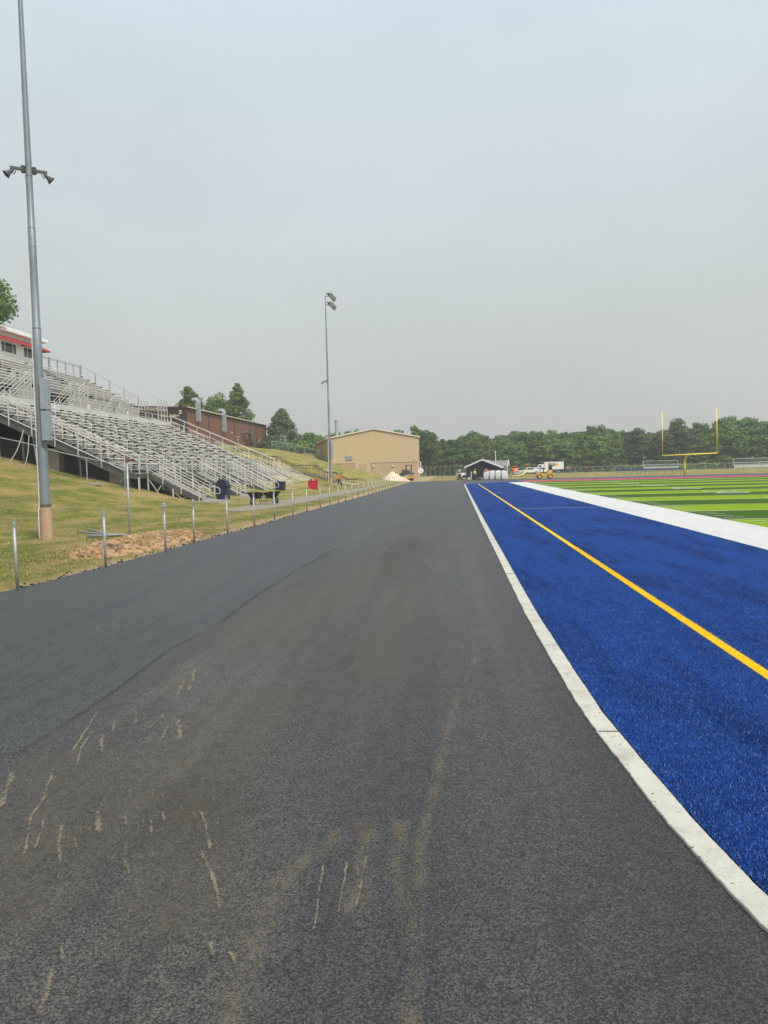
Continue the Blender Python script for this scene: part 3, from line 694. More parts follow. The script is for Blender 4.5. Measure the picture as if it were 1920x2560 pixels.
for ya in (56.2, 65.2, 74.8):                  # stairs from the cross aisle to the upper tier
    mb = MB()
    for s_ in (XA-.5, XA-1.65): mb.bar((s_, ya, ZA-.02), (s_, ya+3.1, UZ-.1), .05, .26)
    for t in (.2, .8): mb.bar((XA-.5, ya+3.1*t, ZA+(UZ-ZA)*t-.1), (XA-1.65, ya+3.1*t, ZA+(UZ-ZA)*t-.1), .05, .05)
    st = mb.build('upper_staircase', A['aluplank'], gs, True)
    for i in range(9):
        t = (i+.5)/9; mb = MB().box((XA-1.62, ya+3.1*t-.14, ZA+(UZ-ZA)*t-.03), (XA-.53, ya+3.1*t+.16, ZA+(UZ-ZA)*t+.01)); mb.xf(Matrix.Translation((-GX, -GY, -GZ))); mb.build('tread', A['aluplank'], st)
    for s_ in (XA-.42, XA-1.72):
        mb = MB()
        for q in (.35, .7, 1.0): mb.tube([(s_, ya-.1, ZA+q), (s_, ya+3.1, UZ+q)], .026, 6)
        mb.tube([(s_, ya+3.1, UZ+1.0), (s_, ya+3.7, UZ+1.0), (s_, ya+3.8, UZ+.85), (s_, ya+3.8, UZ-.1)], .026, 6)
        mb.cb((s_, ya, ZA+.5), (.06, .06, 1.1)).cb((s_, ya+3.1, (ZA+UZ)/2+.55), (.06, .06, UZ-ZA+1.1))
        mb.xf(Matrix.Translation((-GX, -GY, -GZ))); mb.build('handrail', A['alu'], st)
for c in ua:
    mb = MB(); loop_rail(mb, (UX-.5, c, UZ), (UX-.5-1.6, c, UZ+.9), 1.0, .5); mb.build('aisle_handrail', A['alu'], gs, True)
    mb = MB(); loop_rail(mb, (UX-3.6, c, UZ+2.05), (UX-5.4, c, UZ+3.1), 1.05, 0); mb.build('aisle_handrail', A['alu'], gs, True)
mb = MB()                                       # tall rear rail, and the rail down the far end
Yr = [75.9+j*1.75 for j in range(5)]+[UY1]
for y in Yr: mb.cb((xt-.1, y, zt+.35), (.10, .10, 1.75))
for q in (1.2, 1.06): mb.tube([(xt-.1, 75.6, zt+q), (xt-.1, UY1, zt+q)], .03, 6)
mb.cb((xt-.1, 77.8, zt+.35), (.12, .12, 1.9)); mb.build('rear_guardrail', A['galv'], gs, True)
mb = MB()
for t in (0, .25, .5, .75, 1):
    x = UX+(xt-UX)*t; z = UZ+(zt-UZ)*t; mb.cb((x, UY1+.05, z+.5), (.09, .09, 1.7))
for q in (1.3, 1.18): mb.tube([(UX, UY1+.05, UZ+q), (xt, UY1+.05, zt+q)], .03, 6)
mb.build('end_guardrail', A['galv'], gs, True)
mb = MB().box((-35.5, UY1, UZ-.2), (-33.2, UY1+3.0, UZ-.12))  # far landing
for x in (-35.5, -33.2):
    for y in (UY1+.2, UY1+1.1, UY1+2.0, UY1+2.9): mb.cb((x, y, (UZ+.9+ZA)/2), (.08, .08, UZ+.9-ZA+.2))
    for q in (.1, .4, .7, 1.0): mb.tube([(x, UY1, UZ+q-.1), (x, UY1+3, UZ+q-.1)], .022, 6)
for q in (.1, .4, .7, 1.0): mb.tube([(-35.5, UY1+2.95, UZ+q-.1), (-33.2, UY1+2.95, UZ+q-.1)], .022, 6)
for y in (UY1+.5, UY1+1.6, UY1+2.7): mb.bar((-33.2, y, ZA), (-35.5, y, UZ-.2), .05, .05)
mb.build('end_landing', A['alu'], gs, True)
for y in (50.5, 58, 66, 74, 83.5):
    mb = MB()
    for x in (-35.5, -41.4): 
        z1_ = UZ-.15 if x > -36 else zt-.4; mb.cb((x, y, (z1_+5.5)/2), (.16, .16, z1_-5.5))
    mb.bar((-35.5, y, ZA), (-38.4, y, UZ+.9), .07, .07).bar((-35.5, y, UZ-.3), (-37.5, y, ZA-.5), .07, .07)
    mb.build('upper_frame', A['steel'], gs, True)
mb = MB()
for y in (58.0, 63, 72, 77, 81): mb.add([(UX+.07, y, UZ-1.2), (UX+.07, y+.5, UZ-1.2), (UX+.07, y+.5, UZ-.6), (UX+.07, y, UZ-.6)], [(0,1,2,3)])
mb.build('notice', A['letters'], gs, True)

def shade_panel(y, x1, x0, name='end_shade_panel'):  # added black panel, makes the void under the stand dark
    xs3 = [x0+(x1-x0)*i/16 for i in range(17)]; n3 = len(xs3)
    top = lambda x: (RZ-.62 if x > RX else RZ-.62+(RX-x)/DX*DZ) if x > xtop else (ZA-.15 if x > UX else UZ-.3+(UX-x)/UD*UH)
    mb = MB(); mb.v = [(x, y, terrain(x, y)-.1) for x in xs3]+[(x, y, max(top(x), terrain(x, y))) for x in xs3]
    mb.f = [(i, i+1, i+1+n3, i+n3) for i in range(n3-1)]; return mb.build(name, A['shadeblack'], gs, True)
shade_panel(51.6, -22.5, -41.9); shade_panel(Y1-.8, -22.5, -35.3)
MB().box((xt-.3, 50, 5.5), (xt-.22, UY1-.1, zt-.2)).build('rear_shade_panel', A['shadeblack'], gs, True)  # added black back panel, keeps light out below the upper tier
# press box
PX, PY0, PY1, PZ = -42.3, 56.0, 76.2, 12.95
pb = thing('press_box', 'white press box with red awnings above the top row of the grandstand', 'press box', (PX-1.5, 66, PZ))
wb = MB().box((PX-3.2, PY0, PZ), (PX, PY1, PZ+3.05)).build('wall', A['cream'], pb, True)
MB().box((PX-3.8, PY0-.5, PZ+3.05), (PX+.75, PY1+.65, PZ+3.42)).build('roof', A['white'], pb, True, bevel=.02)
mt = Matrix.Translation((PX+.765, 69.3, PZ+3.13)) @ Matrix(((0,0,1,0),(1,0,0,0),(0,1,0,0),(0,0,0,1)))
t = text_obj('lettering', 'N MEMORIAL PRESS BOX', .27, A['maroon'], mt, pb, .008, 'RIGHT', 1.02); t.data.transform(Matrix.Translation(-pb.location))
def win(y, w, z0, z1, npan):
    f = MB().box((PX+.002, y-.07, z0-.07), (PX+.05, y+w+.07, z0)).box((PX+.002, y-.07, z1), (PX+.05, y+w+.07, z1+.07)).box((PX+.002, y-.07, z0), (PX+.05, y, z1)).box((PX+.002, y+w, z0), (PX+.05, y+w+.07, z1))
    for c in npan: f.box((PX+.002, y+w*c-.04, z0), (PX+.05, y+w*c+.04, z1))
    fo = f.build('window', A['white'], pb, True)
    g = MB().box((PX+.001, y, z0), (PX+.02, y+w, z1)); g.xf(Matrix.Translation(-pb.location)); g.build('pane', A['glass'], fo)
for y in (58.3, 61.7, 65.4): win(y, 2.3, PZ+1.25, PZ+2.15, (.25, .75))
win(69.6, 2.4, PZ+1.25, PZ+2.15, (.22, .78)); win(73.4, 2.1, PZ+1.25, PZ+2.15, (.3,))
mb = MB()
for a, b in ((PY0, 72.95), (73.0, PY1)):
    mb.add([(PX+.01, a, PZ+2.72), (PX+.01, b, PZ+2.72), (PX+.85, b, PZ+2.28), (PX+.85, a, PZ+2.28), (PX+.85, b, PZ+2.12), (PX+.85, a, PZ+2.12), (PX+.01, b, PZ+2.2), (PX+.01, a, PZ+2.2)], [(0,1,2,3), (3,2,4,5), (1,6,4,2), (0,3,5,7)])
mb.add([(PX, PY1, PZ+2.72), (PX-3.2, PY1, PZ+2.72), (PX-3.2, PY1+.8, PZ+2.28), (PX+.85, PY1+.8, PZ+2.28), (PX-3.2, PY1+.8, PZ+2.12), (PX+.85, PY1+.8, PZ+2.12), (PX+.85, PY1-.02, PZ+2.12), (PX+.85, PY1-.02, PZ+2.28)], [(0,1,2,3), (3,2,4,5), (3,5,6,7), (0,3,7)])
mb.build('awning', A['red'], pb, True)

# chain-link fence in front of the stand's near end
cf = thing('chain_link_fence', 'low chain link fence climbing the grass bank under the grandstand end', 'fence', (-21.2, 48.9, terrain(-21.2, 48.9)))
pts = [(-38.8+i*1.1, 48.9) for i in range(17)]; Hc = 1.5
mb = MB()
for (a, y), (b, y2) in zip(pts, pts[1:]): mb.add([(a, y, terrain(a, y)), (b, y, terrain(b, y)), (b, y, terrain(b, y)+Hc), (a, y, terrain(a, y)+Hc)], [(0,1,2,3)])
mb.build('mesh', A['chaindark'], cf, True)
MB().tube([(x, y-.02, terrain(x, y)+Hc) for x, y in pts], .035, 6).build('top_rail', A['galv'], cf, True)
for x in (-35.3, -30.2, -24.2): MB().tube([(x, 48.85, terrain(x, 48.9)-.1), (x, 48.85, terrain(x, 48.9)+Hc+.03)], .04, 8).build('fence_post', A['galv'], cf, True)
cf2 = thing('chain_link_fence', 'chain link fence running behind the stair feet below the grandstand walkway', 'fence', (-21.1, 50, .5))
mb = MB(); q = [(-21.8, 49.2+i*2) for i in range(20)]
for (x, a), (_, b) in zip(q, q[1:]): mb.add([(x, a, terrain(x, a)), (x, b, terrain(x, b)), (x, b, terrain(x, b)+Hc), (x, a, terrain(x, a)+Hc)], [(0,1,2,3)])
mb.build('mesh', A['chainy'], cf2, True)
MB().tube([(x, y, terrain(x, y)+Hc) for x, y in q], .03, 6).build('top_rail', A['galv'], cf2, True)
for i in range(0, 20, 2): MB().tube([(q[i][0], q[i][1], terrain(*q[i])-.1), (q[i][0], q[i][1], terrain(*q[i])+Hc)], .035, 6).build('fence_post', A['galv'], cf2, True)
for i, (x, y) in enumerate(((-23.0, 51.0), (-27.6, 51.2), (-23.0, 60.2), (-23.0, 69.4))):
    lab = ['grey concrete pier behind the chain link fence under the grandstand end', 'concrete pier higher up the bank behind the chain link fence', 'concrete pier under the grandstand behind the second staircase', 'concrete pier under the grandstand behind the third staircase'][i]
    tag(MB().cb((x, y, terrain(x, y)+.6), (.95, .8, 1.8)).build('concrete_pier', A['conc'], bevel=.02), lab, 'pier')
tag(MB().cb((-23.1, 47.6, terrain(-23.1, 47.6)+.08), (.75, .45, .18)).build('stone_block', A['conc'], bevel=.02), 'flat grey stone block lying in the grass beside the chain link fence post', 'block')
def wp(px, py, Y):
    d = FW*FPX + RV*(px-960) - UV_*(py-1280); t = Y/d.y
    return (d.x*t, Y, CAMH+d.z*t)
mb = MB(); mb.tube([wp(59,1075,48.3), wp(52,1100,48.3), wp(42,1127,48.25), wp(24,1157,48.2), wp(8,1166,48.1), wp(-10,1170,48)], .035, 6)
if 0: mb.tube([(-26.8, 48.6, 5.2), (-27.0, 48.6, 4.6), (-27.4, 48.55, 3.7), (-28.2, 48.5, 3.1), (-29.4, 48.4, 2.95)], .035, 6)
tag(mb.build('hanging_cable', A['alu']), 'pale cable hanging in a long curve from the dark stand underside', 'cable')
mb = MB(); mb.tube([wp(72.5,1088,48.3), wp(70,1130,48.3), wp(65,1157,48.25), wp(57,1170,48.2), wp(46,1177,48.1)], .03, 6)
if 0: mb.tube([(-26.3, 48.6, 5.0), (-26.3, 48.6, 4.2), (-26.45, 48.6, 3.5), (-26.9, 48.5, 2.95), (-27.5, 48.5, 2.75)], .03, 6)
tag(mb.build('hanging_cable', A['alu']), 'second hanging cable looping down closer to the big light pole', 'cable')
mb = MB(); mb.tube([wp(79,1075,50.2), wp(88,1125,50.2), wp(98,1190,50.2)], .05, 6); tag(mb.build('leaning_pipe', A['galv']), 'thin slanting pipe prop under the stand just left of the light pole', 'prop')
# concrete landings under the staircases
ords = ['nearest', 'second', 'third', 'fourth', 'farthest']
for kk, y in enumerate(SY):
    t_ = MB().box((-19.4, y-.7, -.1), (-16.2, y+SW+.6, .22)).box((-16.2, y-.1, -.1), (-15.65, y+SW, .11))
    tag(t_.build('concrete_landing', A['conc'], bevel=.015), 'concrete landing slab at the foot of the %s front staircase of the grandstand' % ords[kk], 'landing', 'landings below the stand stairs')

# ================================================================ light poles
def light_pole(label, x, y, cross_dir, lamp_dir, arms, top_az):
    z0 = terrain(x, y); t = thing('light_pole', label, 'light pole', (x, y, max(0, z0)))
    MB().lathe([(.205,-.2),(.20,.3),(.185,1.06)], 24).build('concrete_base', A['conctan'], t, smooth=False)
    r = lambda z: .165-.0052*z
    prof = [(.172, 1.06)]; 
    for zz in (1.2, 4, 6.0, 7.0, 7.01, 9, 10.3, 10.31, 12.0, 14, 17, 20, 22): prof.append((r(zz)+(.006 if zz in (7.0, 10.3) else 0), zz))
    MB().lathe(prof, 24).build('pole', A['polegrey'], t, smooth=True)
    for zz in (4.0, 7.02, 9.7, 10.3, 12.0): MB().lathe([(r(zz)+.010, zz), (r(zz)+.010, zz+.025)], 20).build('strap', A['polegrey'], t)
    MB().tube([(-.24,-.02,0), (-.24,-.02,.9), (-.215,-.02,1.0), (-.205,-.02,1.1), (-.175,-.02,6), (-.15,-.02,10), (-.13,-.02,12)], [.026]*3+[.017]*4, 8).build('conduit', A['white'], t)
    for i, (za, zb) in enumerate(((3.28, 4.27), (4.31, 5.33))):
        c = MB().box((.13, -.26, za), (.36, .02, zb)).build('cabinet', A['grime'], t, bevel=.008)
        MB().box((.355, -.24, za+.02), (.372, 0, zb-.02)).box((.15,-.275,za+.02),(.34,-.262,zb-.02)).build('door', A['grime'], c)
        MB().box((.373, -.22, za+.13), (.376, -.03, za+.23)).build('warning_label', A['white'], c)
        MB().box((.3765, -.21, za+.15), (.378, -.11, za+.20)).box((.3765,-.08,za+.14),(.378,-.04,za+.22)).box((.3765,-.20,za+.215),(.378,-.05,za+.228)).build('label_mark', A['blackb'], c)
    cd = Vector((cos(cross_dir), sin(cross_dir), 0))
    for j, s_ in enumerate(arms):
        ca = MB().bar(cd*(.1 if s_ > 0 else -.1)+Vector((0,0,arms[j][1] if isinstance(arms[j], tuple) else 12.05)), cd*0+Vector((0,0,12.05)), .05, .05) if False else None
        L_ = s_*.56; zc = 12.2
        arm = MB().bar(Vector((0,0,zc)), cd*L_+Vector((0,0,zc)), .07, .09); arm.cb((cd.x*s_*.16, cd.y*s_*.16, zc), (.12,.12,.22))
        arm.build('crossarm', A['steel'], t)
        ax = (cd*s_*.75+Vector((0,0,-.65))).normalized()
        rot = ax.to_track_quat('Z', 'Y').to_matrix().to_4x4(); rot.translation = cd*L_*.88+Vector((0,0,zc-.08)) @ Matrix.Identity(3) if False else cd*L_*.88+Vector((0,0,zc-.08)); rot = rot @ Matrix.Scale(.62, 4)
        f = MB().lathe([(.05,-.06),(.085,.0),(.095,.12),(.12,.22),(.20,.38),(.235,.42),(.225,.425),(.10,.24)], 18); f.xf(rot); fl = f.build('floodlight', A['steel'], t, smooth=True)
        g = MB().tube([cd*L_*.88+Vector((0,0,zc)), cd*L_*.95+Vector((0,0,zc-.14)), cd*L_*.80+Vector((0,0,zc-.2)), cd*L_*.70+Vector((0,0,zc-.08))], .018, 6); g.build('bracket', A['steel'], fl)
    tz = top_az; fwd = Vector((cos(tz), sin(tz), 0)); sd_ = Vector((-sin(tz), cos(tz), 0)); I = 0
    for zz in (20.9, 21.9):
        MB().bar(sd_*-1.5+fwd*.5+Vector((0,0,zz)), sd_*1.5+fwd*.5+Vector((0,0,zz)), .08, .08).bar(Vector((0,0,zz)), fwd*.5+Vector((0,0,zz)), .08, .08).build('lamp_crossarm', A['steel'], t)
        for q in (-1.2, -.4, .4, 1.2):
            ax = (fwd+Vector((0,0,-.6))).normalized(); rot = ax.to_track_quat('Z', 'Y').to_matrix().to_4x4(); rot.translation = sd_*q+fwd*.6+Vector((0,0,zz-.02))
            f = MB().lathe([(.07,-.1),(.10,0),(.13,.12),(.30,.30),(.31,.34),(.29,.33),(.12,.14)], 16); f.xf(rot); fl = f.build('floodlight', A['steel'], t, smooth=True)
            g = MB().lathe([(.27,.31),(.26,.335)], 16); g.xf(rot); g.build('lens', A['lamp'], fl)
    return t
light_pole('tall grey light pole with two cabinets in the foreground grass at left', -13.8, 24.8, radians(35), 0, (1, -1), 0)
light_pole('distant tall light pole rising beside the person in the orange shirt', -14.42, 88.6, radians(20), 0, (-1,), radians(-3))
t = thing('parking_lot_lamp', 'small twin headed lamp on a thin post behind the brick building', 'street lamp', (-52.4, 181, 6.5))
MB().tube([(0,0,0), (0,0,8.2)], .09, 8).build('post', A['galv'], t)
for s_ in (-1, 1): MB().bar((0,0,8.2), (s_*.9,0,8.6), .5, .28).build('lamp_head', A['steel'], t)

# ================================================================ fence posts along the asphalt
def post_mesh(cap):
    mb = MB().tube([(0,0,-.1), (0,0,1.20)], .029, 12); return mb
proto_post = None; fy = [13.37, 16.58, 19.9, 22.24, 25.32, 28.67, 31.77, 35.4, 38.79, 42.5]
fy += [42.5+3.15*i for i in range(1, 25)]
onames = ['first','second','third','fourth','fifth','sixth','seventh','eighth','ninth','tenth','eleventh','twelfth','thirteenth','fourteenth','fifteenth','sixteenth','seventeenth','eighteenth','nineteenth','twentieth']
tens = {2:'twenty', 3:'thirty'}
def ordn(i):
    if i < 20: return onames[i]
    n = i+1; return 'thirtieth' if n == 30 else tens[n//10]+'-'+onames[n%10-1]
def mk_post(kind):
    t = thing('fence_post', 'x', 'fence post', group='bare fence posts along the asphalt edge')
    MB().tube([(0,0,-.1), (0,0,1.20)], .029, 12).build('post', A['galv'], t, smooth=True)
    if kind == 'loop':
        MB().lathe([(.034,1.14),(.036,1.20),(.033,1.235),(.01,1.24)], 12).build('cap', A['galv'], t)
        MB().tube([(.03*cos(a)+.0, 0, 1.255+.045*sin(a)) for a in [i*pi/6 for i in range(-1, 8)]], .008, 6).build('rail_loop', A['galv'], t)
    elif kind == 'tee':
        MB().lathe([(.036,1.0),(.036,1.03),(.031,1.04),(.031,1.13),(.038,1.14),(.044,1.2),(.04,1.26),(.015,1.29)], 12).build('cap', A['galv'], t)
        MB().tube([(-.07,0,1.2),(.06,0,1.2)], .026, 8).build('rail_cup', A['galv'], t)
    return t
protos = {}
for i, y in enumerate(fy):
    kd = 'tee' if i in (2, 3) else 'loop'
    x = edge(y)+.03
    if kd not in protos: t = protos[kd] = mk_post(kd)
    else: t = copy_tree(protos[kd])
    t.location = (x, y, 0 if i else -.0); t.rotation_euler = (radians(rng.uniform(-.5,.5)), radians(rng.uniform(-.5,.7)), rng.uniform(-.3,.3))
    h = ['loop capped grey fence post nearest the left edge of the photo', 'loop capped grey fence post second from the left edge, before the dirt pile', 'grey fence post with a chunky tee cap in front of the dirt pile'][i] if i < 3 else 'bare grey fence post, %s from the left along the asphalt edge' % ordn(i)
    t['label'] = h
# the taller old pipe
t = thing('pipe_post', 'tall thin old pipe post with a rusty tee on top in the dirt pile', 'post', (-9.67, 22.0, 0))
MB().tube([(0,0,-.1), (.02,0,2.45)], .03, 10).build('pipe', A['galv'], t, smooth=True)
MB().tube([(.02,0,2.44),(.02,0,2.56)], .042, 10).tube([(.02,0,2.5),(.16,0,2.5)], .036, 10).build('tee_fitting', A['rust'], t)
MB().lathe([(.05,0),(.045,.28)], 10).build('stub', A['sand'], t)
# loose pipes
pl = ['lying grey pipe, farthest back of the four beside the dirt pile', 'lying grey pipe, longest of the four beside the dirt pile', 'short grey pipe lying third of the four beside the dirt pile', 'lowest grey pipe of the four lying beside the dirt pile']
for i, ((x0, y0), (x1, y1)) in enumerate((((-14.1,28.3),(-11.0,24.6)), ((-13.9,27.1),(-10.5,24.3)), ((-12.6,25.3),(-10.8,24.0)), ((-12.4,24.8),(-10.6,23.7)))):
    z0, z1 = terrain(x0, y0)+.06, terrain(x1, y1)+.05
    tag(MB().tube([(x0,y0,z0),(x1,y1,z1+.05*i)], .032, 10).build('loose_pipe', A['galv'], smooth=True), pl[i], 'pipe', 'loose pipes on the grass')
# dirt mound
mb = MB(); gxn, gyn = 46, 80; base = []
for j in range(gyn):
    for i in range(gxn):
        x = -11.3+3.4*i/(gxn-1); y = 18.3+9.2*j/(gyn-1)
        u = (x+9.5+.12*(y-22)*.5)/1.35; v = (y-22.8)/4.4; d = max(0, 1-(u*u)-(v*v))
        h = .17*d**.9*(1+.45*sin(x*5.3+y*2.1)*cos(y*3.1))+(.05*rng.random()+.03*sin(x*17)*sin(y*13))*(1 if d > 0 else 0)
        if x > -8.0: h *= max(0, (-7.75-x)/.25)
        base.append((x, y, (h-.04) if d > 0 else -.08))
mb.v = base; mb.f = [(j*gxn+i, j*gxn+i+1, (j+1)*gxn+i+1, (j+1)*gxn+i) for j in range(gyn-1) for i in range(gxn-1)]
tag(mb.build('dirt_pile', A['soil']), 'long low pile of brown dirt and rubble beside the asphalt edge', 'dirt pile')
mb = MB()
for i in range(1500):
    t_ = rng.random(); x = -9.6+rng.gauss(0, .75); y = 22.9+rng.gauss(0, 2.3)
    if x > -7.95: continue
    u = (x+9.5+.06*(y-22))/1.35; v = (y-22.8)/4.4; d = max(0, 1-u*u-v*v)
    s_ = rng.uniform(.02, .095)*(1 if d > .08 else .5); st = len(mb.v); mb.cb((0,0,0), (s_*1.6, s_, s_*.7))
    mb.xf(Matrix.Translation((x, y, .17*d**.9+rng.uniform(-.01,.03))) @ Matrix.Rotation(rng.uniform(0,6), 4, 'Z') @ Matrix.Rotation(rng.uniform(-.6,.6), 4, 'X'), st)
tag(mb.build('rubble', A['stone'], bevel=.006), kind='stuff')
mb = MB()
for i in range(260):                       # crumbs along the asphalt edge
    y = rng.uniform(13.5, 40); x = edge(y)-abs(rng.gauss(0, .12))+.04; s_ = rng.uniform(.012, .035); st = len(mb.v); mb.cb((0,0,0), (s_*1.5, s_, s_*.8))
    mb.xf(Matrix.Translation((x, y, .008)) @ Matrix.Rotation(rng.uniform(0,6), 4, 'Z'), st)
tag(mb.build('edge_crumbs', A['rubber']), kind='stuff')

# ================================================================ buildings
# brick building up the bank
BX, BY0, BY1, BZ0, BZ1 = -42.5, 120.0, 172, 5.5, 12.7
bb = thing('brick_building', 'long brown brick building up the bank behind the grandstand', 'building', (BX-10, 145, 6.5))
MB().box((BX-24, BY0+.2, BZ0), (BX, BY1, BZ1)).build('wall', A['brick'], bb, True)
mb = MB().prism([(BX-24.1, BZ0), (BX+.05, BZ0), (BX+.05, BZ1+.05), (BX-12, BZ1+.65), (BX-24.1, BZ1+.05)], BY0, BY0+.19, 'Y')
for i in range(60): mb.cb((BX-.2-i*.4, BY0-.02, (BZ0+BZ1)/2), (.06, .05, BZ1-BZ0-.1))
mb.build('end_panel', A['brownpanel'], bb, True)
rf = MB().prism([(BX-24.4, BZ1+.05), (BX+.35, BZ1+.05), (BX+.35, BZ1+.25), (BX-12, BZ1+.85), (BX-24.4, BZ1+.25)], BY0-.15, BY1+.2, 'Y').build('roof', A['brownpanel'], bb, True)
MB().bar((BX+.37, BY0-.15, BZ1+.22), (BX+.37, BY1+.2, BZ1+.22), .05, .16).build('gutter', A['trim'], bb, True)
mb = MB()
for y in (BY0+.1, 131, 146.7, 163.2, BY1-.1): mb.box((BX, y-.12, BZ0), (BX+.06, y+.12, BZ1))
mb.build('downpipe', A['dkbrown'], bb, True)
mt = Matrix.Translation((-46.3, BY0-.06, 11.45)) @ Matrix.Rotation(pi/2, 4, 'X')
t = text_obj('lettering', 'r  Miller  Stadium', .62, A['letters'], mt, bb, .02, 'LEFT', .82); t.data.transform(Matrix.Translation((-.9, 0, 0))); t.data.transform(Matrix.Translation(-bb.location))
for z_ in (12.3, 11.95): MB().cb((-43.4, BY0-.1, z_), (.4, .2, .16)).build('wall_light', A['lamp'], bb, True)
for y, w in ((149.6, 1.5), (165.8, 1.5)):
    z = 8.2; f = MB()
    f.box((BX, y-.75, z), (BX+.06, y+.75, z+1.2)); fo = f.build('window', A['trim'], bb, True); g = MB()
    for a in (-.65, .08):
        for b in (.1, .65): g.box((BX+.05, y+a, z+b), (BX+.08, y+a+.57, z+b+.47))
    g.xf(Matrix.Translation(-bb.location)); g.build('pane', A['glass'], fo)
for y, z0, z1 in ((124.6, 10.9, 13.9), (138.8, 9.9, 13.2)):
    MB().box((BX+.1, y-.45, z0), (BX+.75, y+.45, z1)).build('vent_duct', A['galv'], bb, True)
    MB().tube([(BX+.42, y, z1-.1), (BX+.42, y, z1+.3), (BX+.1, y, z1+.55), (BX-.5, y, z1+.5)], [.45,.43,.4,.38], 10).build('duct_elbow', A['galv'], bb, True)
    MB().box((BX+.09, y-.46, z0+1.0), (BX+.76, y+.46, z0+1.04)).box((BX+.09, y-.46, z0+2.0), (BX+.76, y+.46, z0+2.04)).build('duct_band', A['steel'], bb, True)
cy = (BX+1.1, 154.7)
MB().lathe([(.08,6.9),(.14,7.7),(.48,9.1),(.48,10.4),(.25,10.55),(.25,10.9)], 14, (cy[0], cy[1], 0)).build('dust_collector', A['steel'], bb, True)
MB().tube([(BX, cy[1]-2.2, 10.2), (BX+.6, cy[1]-1.6, 10.4), (cy[0], cy[1]-.7, 10.2), (cy[0], cy[1]-.3, 9.6)], .25, 8).build('intake_pipe', A['steel'], bb, True)
mb = MB()
for a in (-.6, .6):
    for b in (-.5, .5): mb.cb((cy[0]+b, cy[1]+a, 7.2), (.09, .09, 2.4))
mb.cb((cy[0], cy[1], 8.35), (1.4, 1.7, .08)); mb.build('collector_stand', A['steel'], bb, True)
MB().lathe([(.12,9.9),(.1,10.1)], 8, (BX+.15, 144.5, 0)).build('wall_light', A['lamp'], bb, True); MB().lathe([(.12,10.2),(.1,10.4)], 8, (BX+.9, 156.2, 0)).build('wall_light', A['lamp'], bb, True)

# tan metal building, turned a little
TL = (-24.2, 147.4); ang = radians(15); LEN, DEP = 17.7, 29.4
tb = thing('metal_building', 'tan ribbed metal building with a white edged gable roof beyond the track', 'building', (TL[0], TL[1], 0), ang)
EH, PH = 8.3, 9.95
MB().prism([(0,-.3),(LEN,-.3),(LEN,EH),(LEN/2,PH),(0,EH)], 0, DEP, 'Y').build('wall', A['tan'], tb)
mb = MB(); n = 42
for i in range(n):
    x = .25+i*(LEN-.5)/(n-1); h = EH+(PH-EH)*(1-abs(x-LEN/2)/(LEN/2))-.12
    z0 = 3.55 if (x < 4.9 or x > 8.15) else -.2
    if 5.75 < x < 7.45: z0 = 3.35
    mb.box((x-.10, -.08, z0), (x+.06, 0, h))
mb.build('rib', A['tan'], tb)
mb = MB()
for i in range(60): mb.box((-.045, .3+i*.49, -.2), (0, .4+i*.49, EH-.1))
mb.build('side_rib', A['tan'], tb)
MB().box((.12, -.03, -.2), (4.85, -.004, 3.45)).box((8.2, -.03, -.2), (LEN-.1, -.004, 3.45)).build('lower_panel', A['tanlow'], tb)
MB().box((.1, -.06, 3.45), (4.85, 0, 3.53)).box((8.2, -.06, 3.45), (LEN-.05, 0, 3.53)).box((4.85,-.06,-.2),(4.93,0,3.53)).box((8.12,-.06,-.2),(8.2,0,3.53)).build('panel_trim', A['timber'], tb)
MB().box((5.75, -.07, -.2), (7.35, -.01, 3.3)).build('door', A['tanlow'], tb)
d = MB().box((12.2, -.07, -.2), (13.25, -.031, 2.0)).build('door', A['tan'], tb)
MB().box((12.9, -.09, 1.2), (13.1, -.071, 1.7)).build('pane', A['glass'], d)
mb = MB().box((3.2, -.17, 4.15), (4.55, -.02, 5.0))
for i in range(6): mb.box((3.25, -.20, 4.22+i*.13), (4.5, -.17, 4.28+i*.13))
mb.build('louvre', A['grime'], tb)
for x in (8.65, 12.5): MB().cb((x, -.16, 2.85), (.35, .25, .28)).build('wall_light', A['trim'], tb, bevel=.03)
MB().cb((16.9, -.16, 4.2), (.22, .2, .2)).build('wall_light', A['trim'], tb)
mb = MB()
for x0, x1, z0, z1 in ((-.35, LEN/2, EH-.02, PH+.05), (LEN/2, LEN+.35, PH+.05, EH-.02)):
    mb.add([(x0,-.3,z0+.02),(x1,-.3,z1+.02),(x1,DEP+.2,z1+.02),(x0,DEP+.2,z0+.02),(x0,-.3,z0+.24),(x1,-.3,z1+.24),(x1,DEP+.2,z1+.24),(x0,DEP+.2,z0+.24)],
           [(0,1,2,3),(7,6,5,4),(0,4,5,1),(1,5,6,2),(2,6,7,3),(3,7,4,0)])
rf = mb.build('roof', A['trim'], tb)
MB().lathe([(.34,8.3),(.34,12.6),(.46,12.62),(.46,12.85)], 14, (3.2, 14, 0)).build('chimney', A['galv'], rf)
mb = MB().box((LEN+.0, -.1, -.2), (LEN+.1, 0, EH)).box((-.1,-.1,-.2),(0,0,EH)); mb.build('corner_trim', A['trim'], tb)

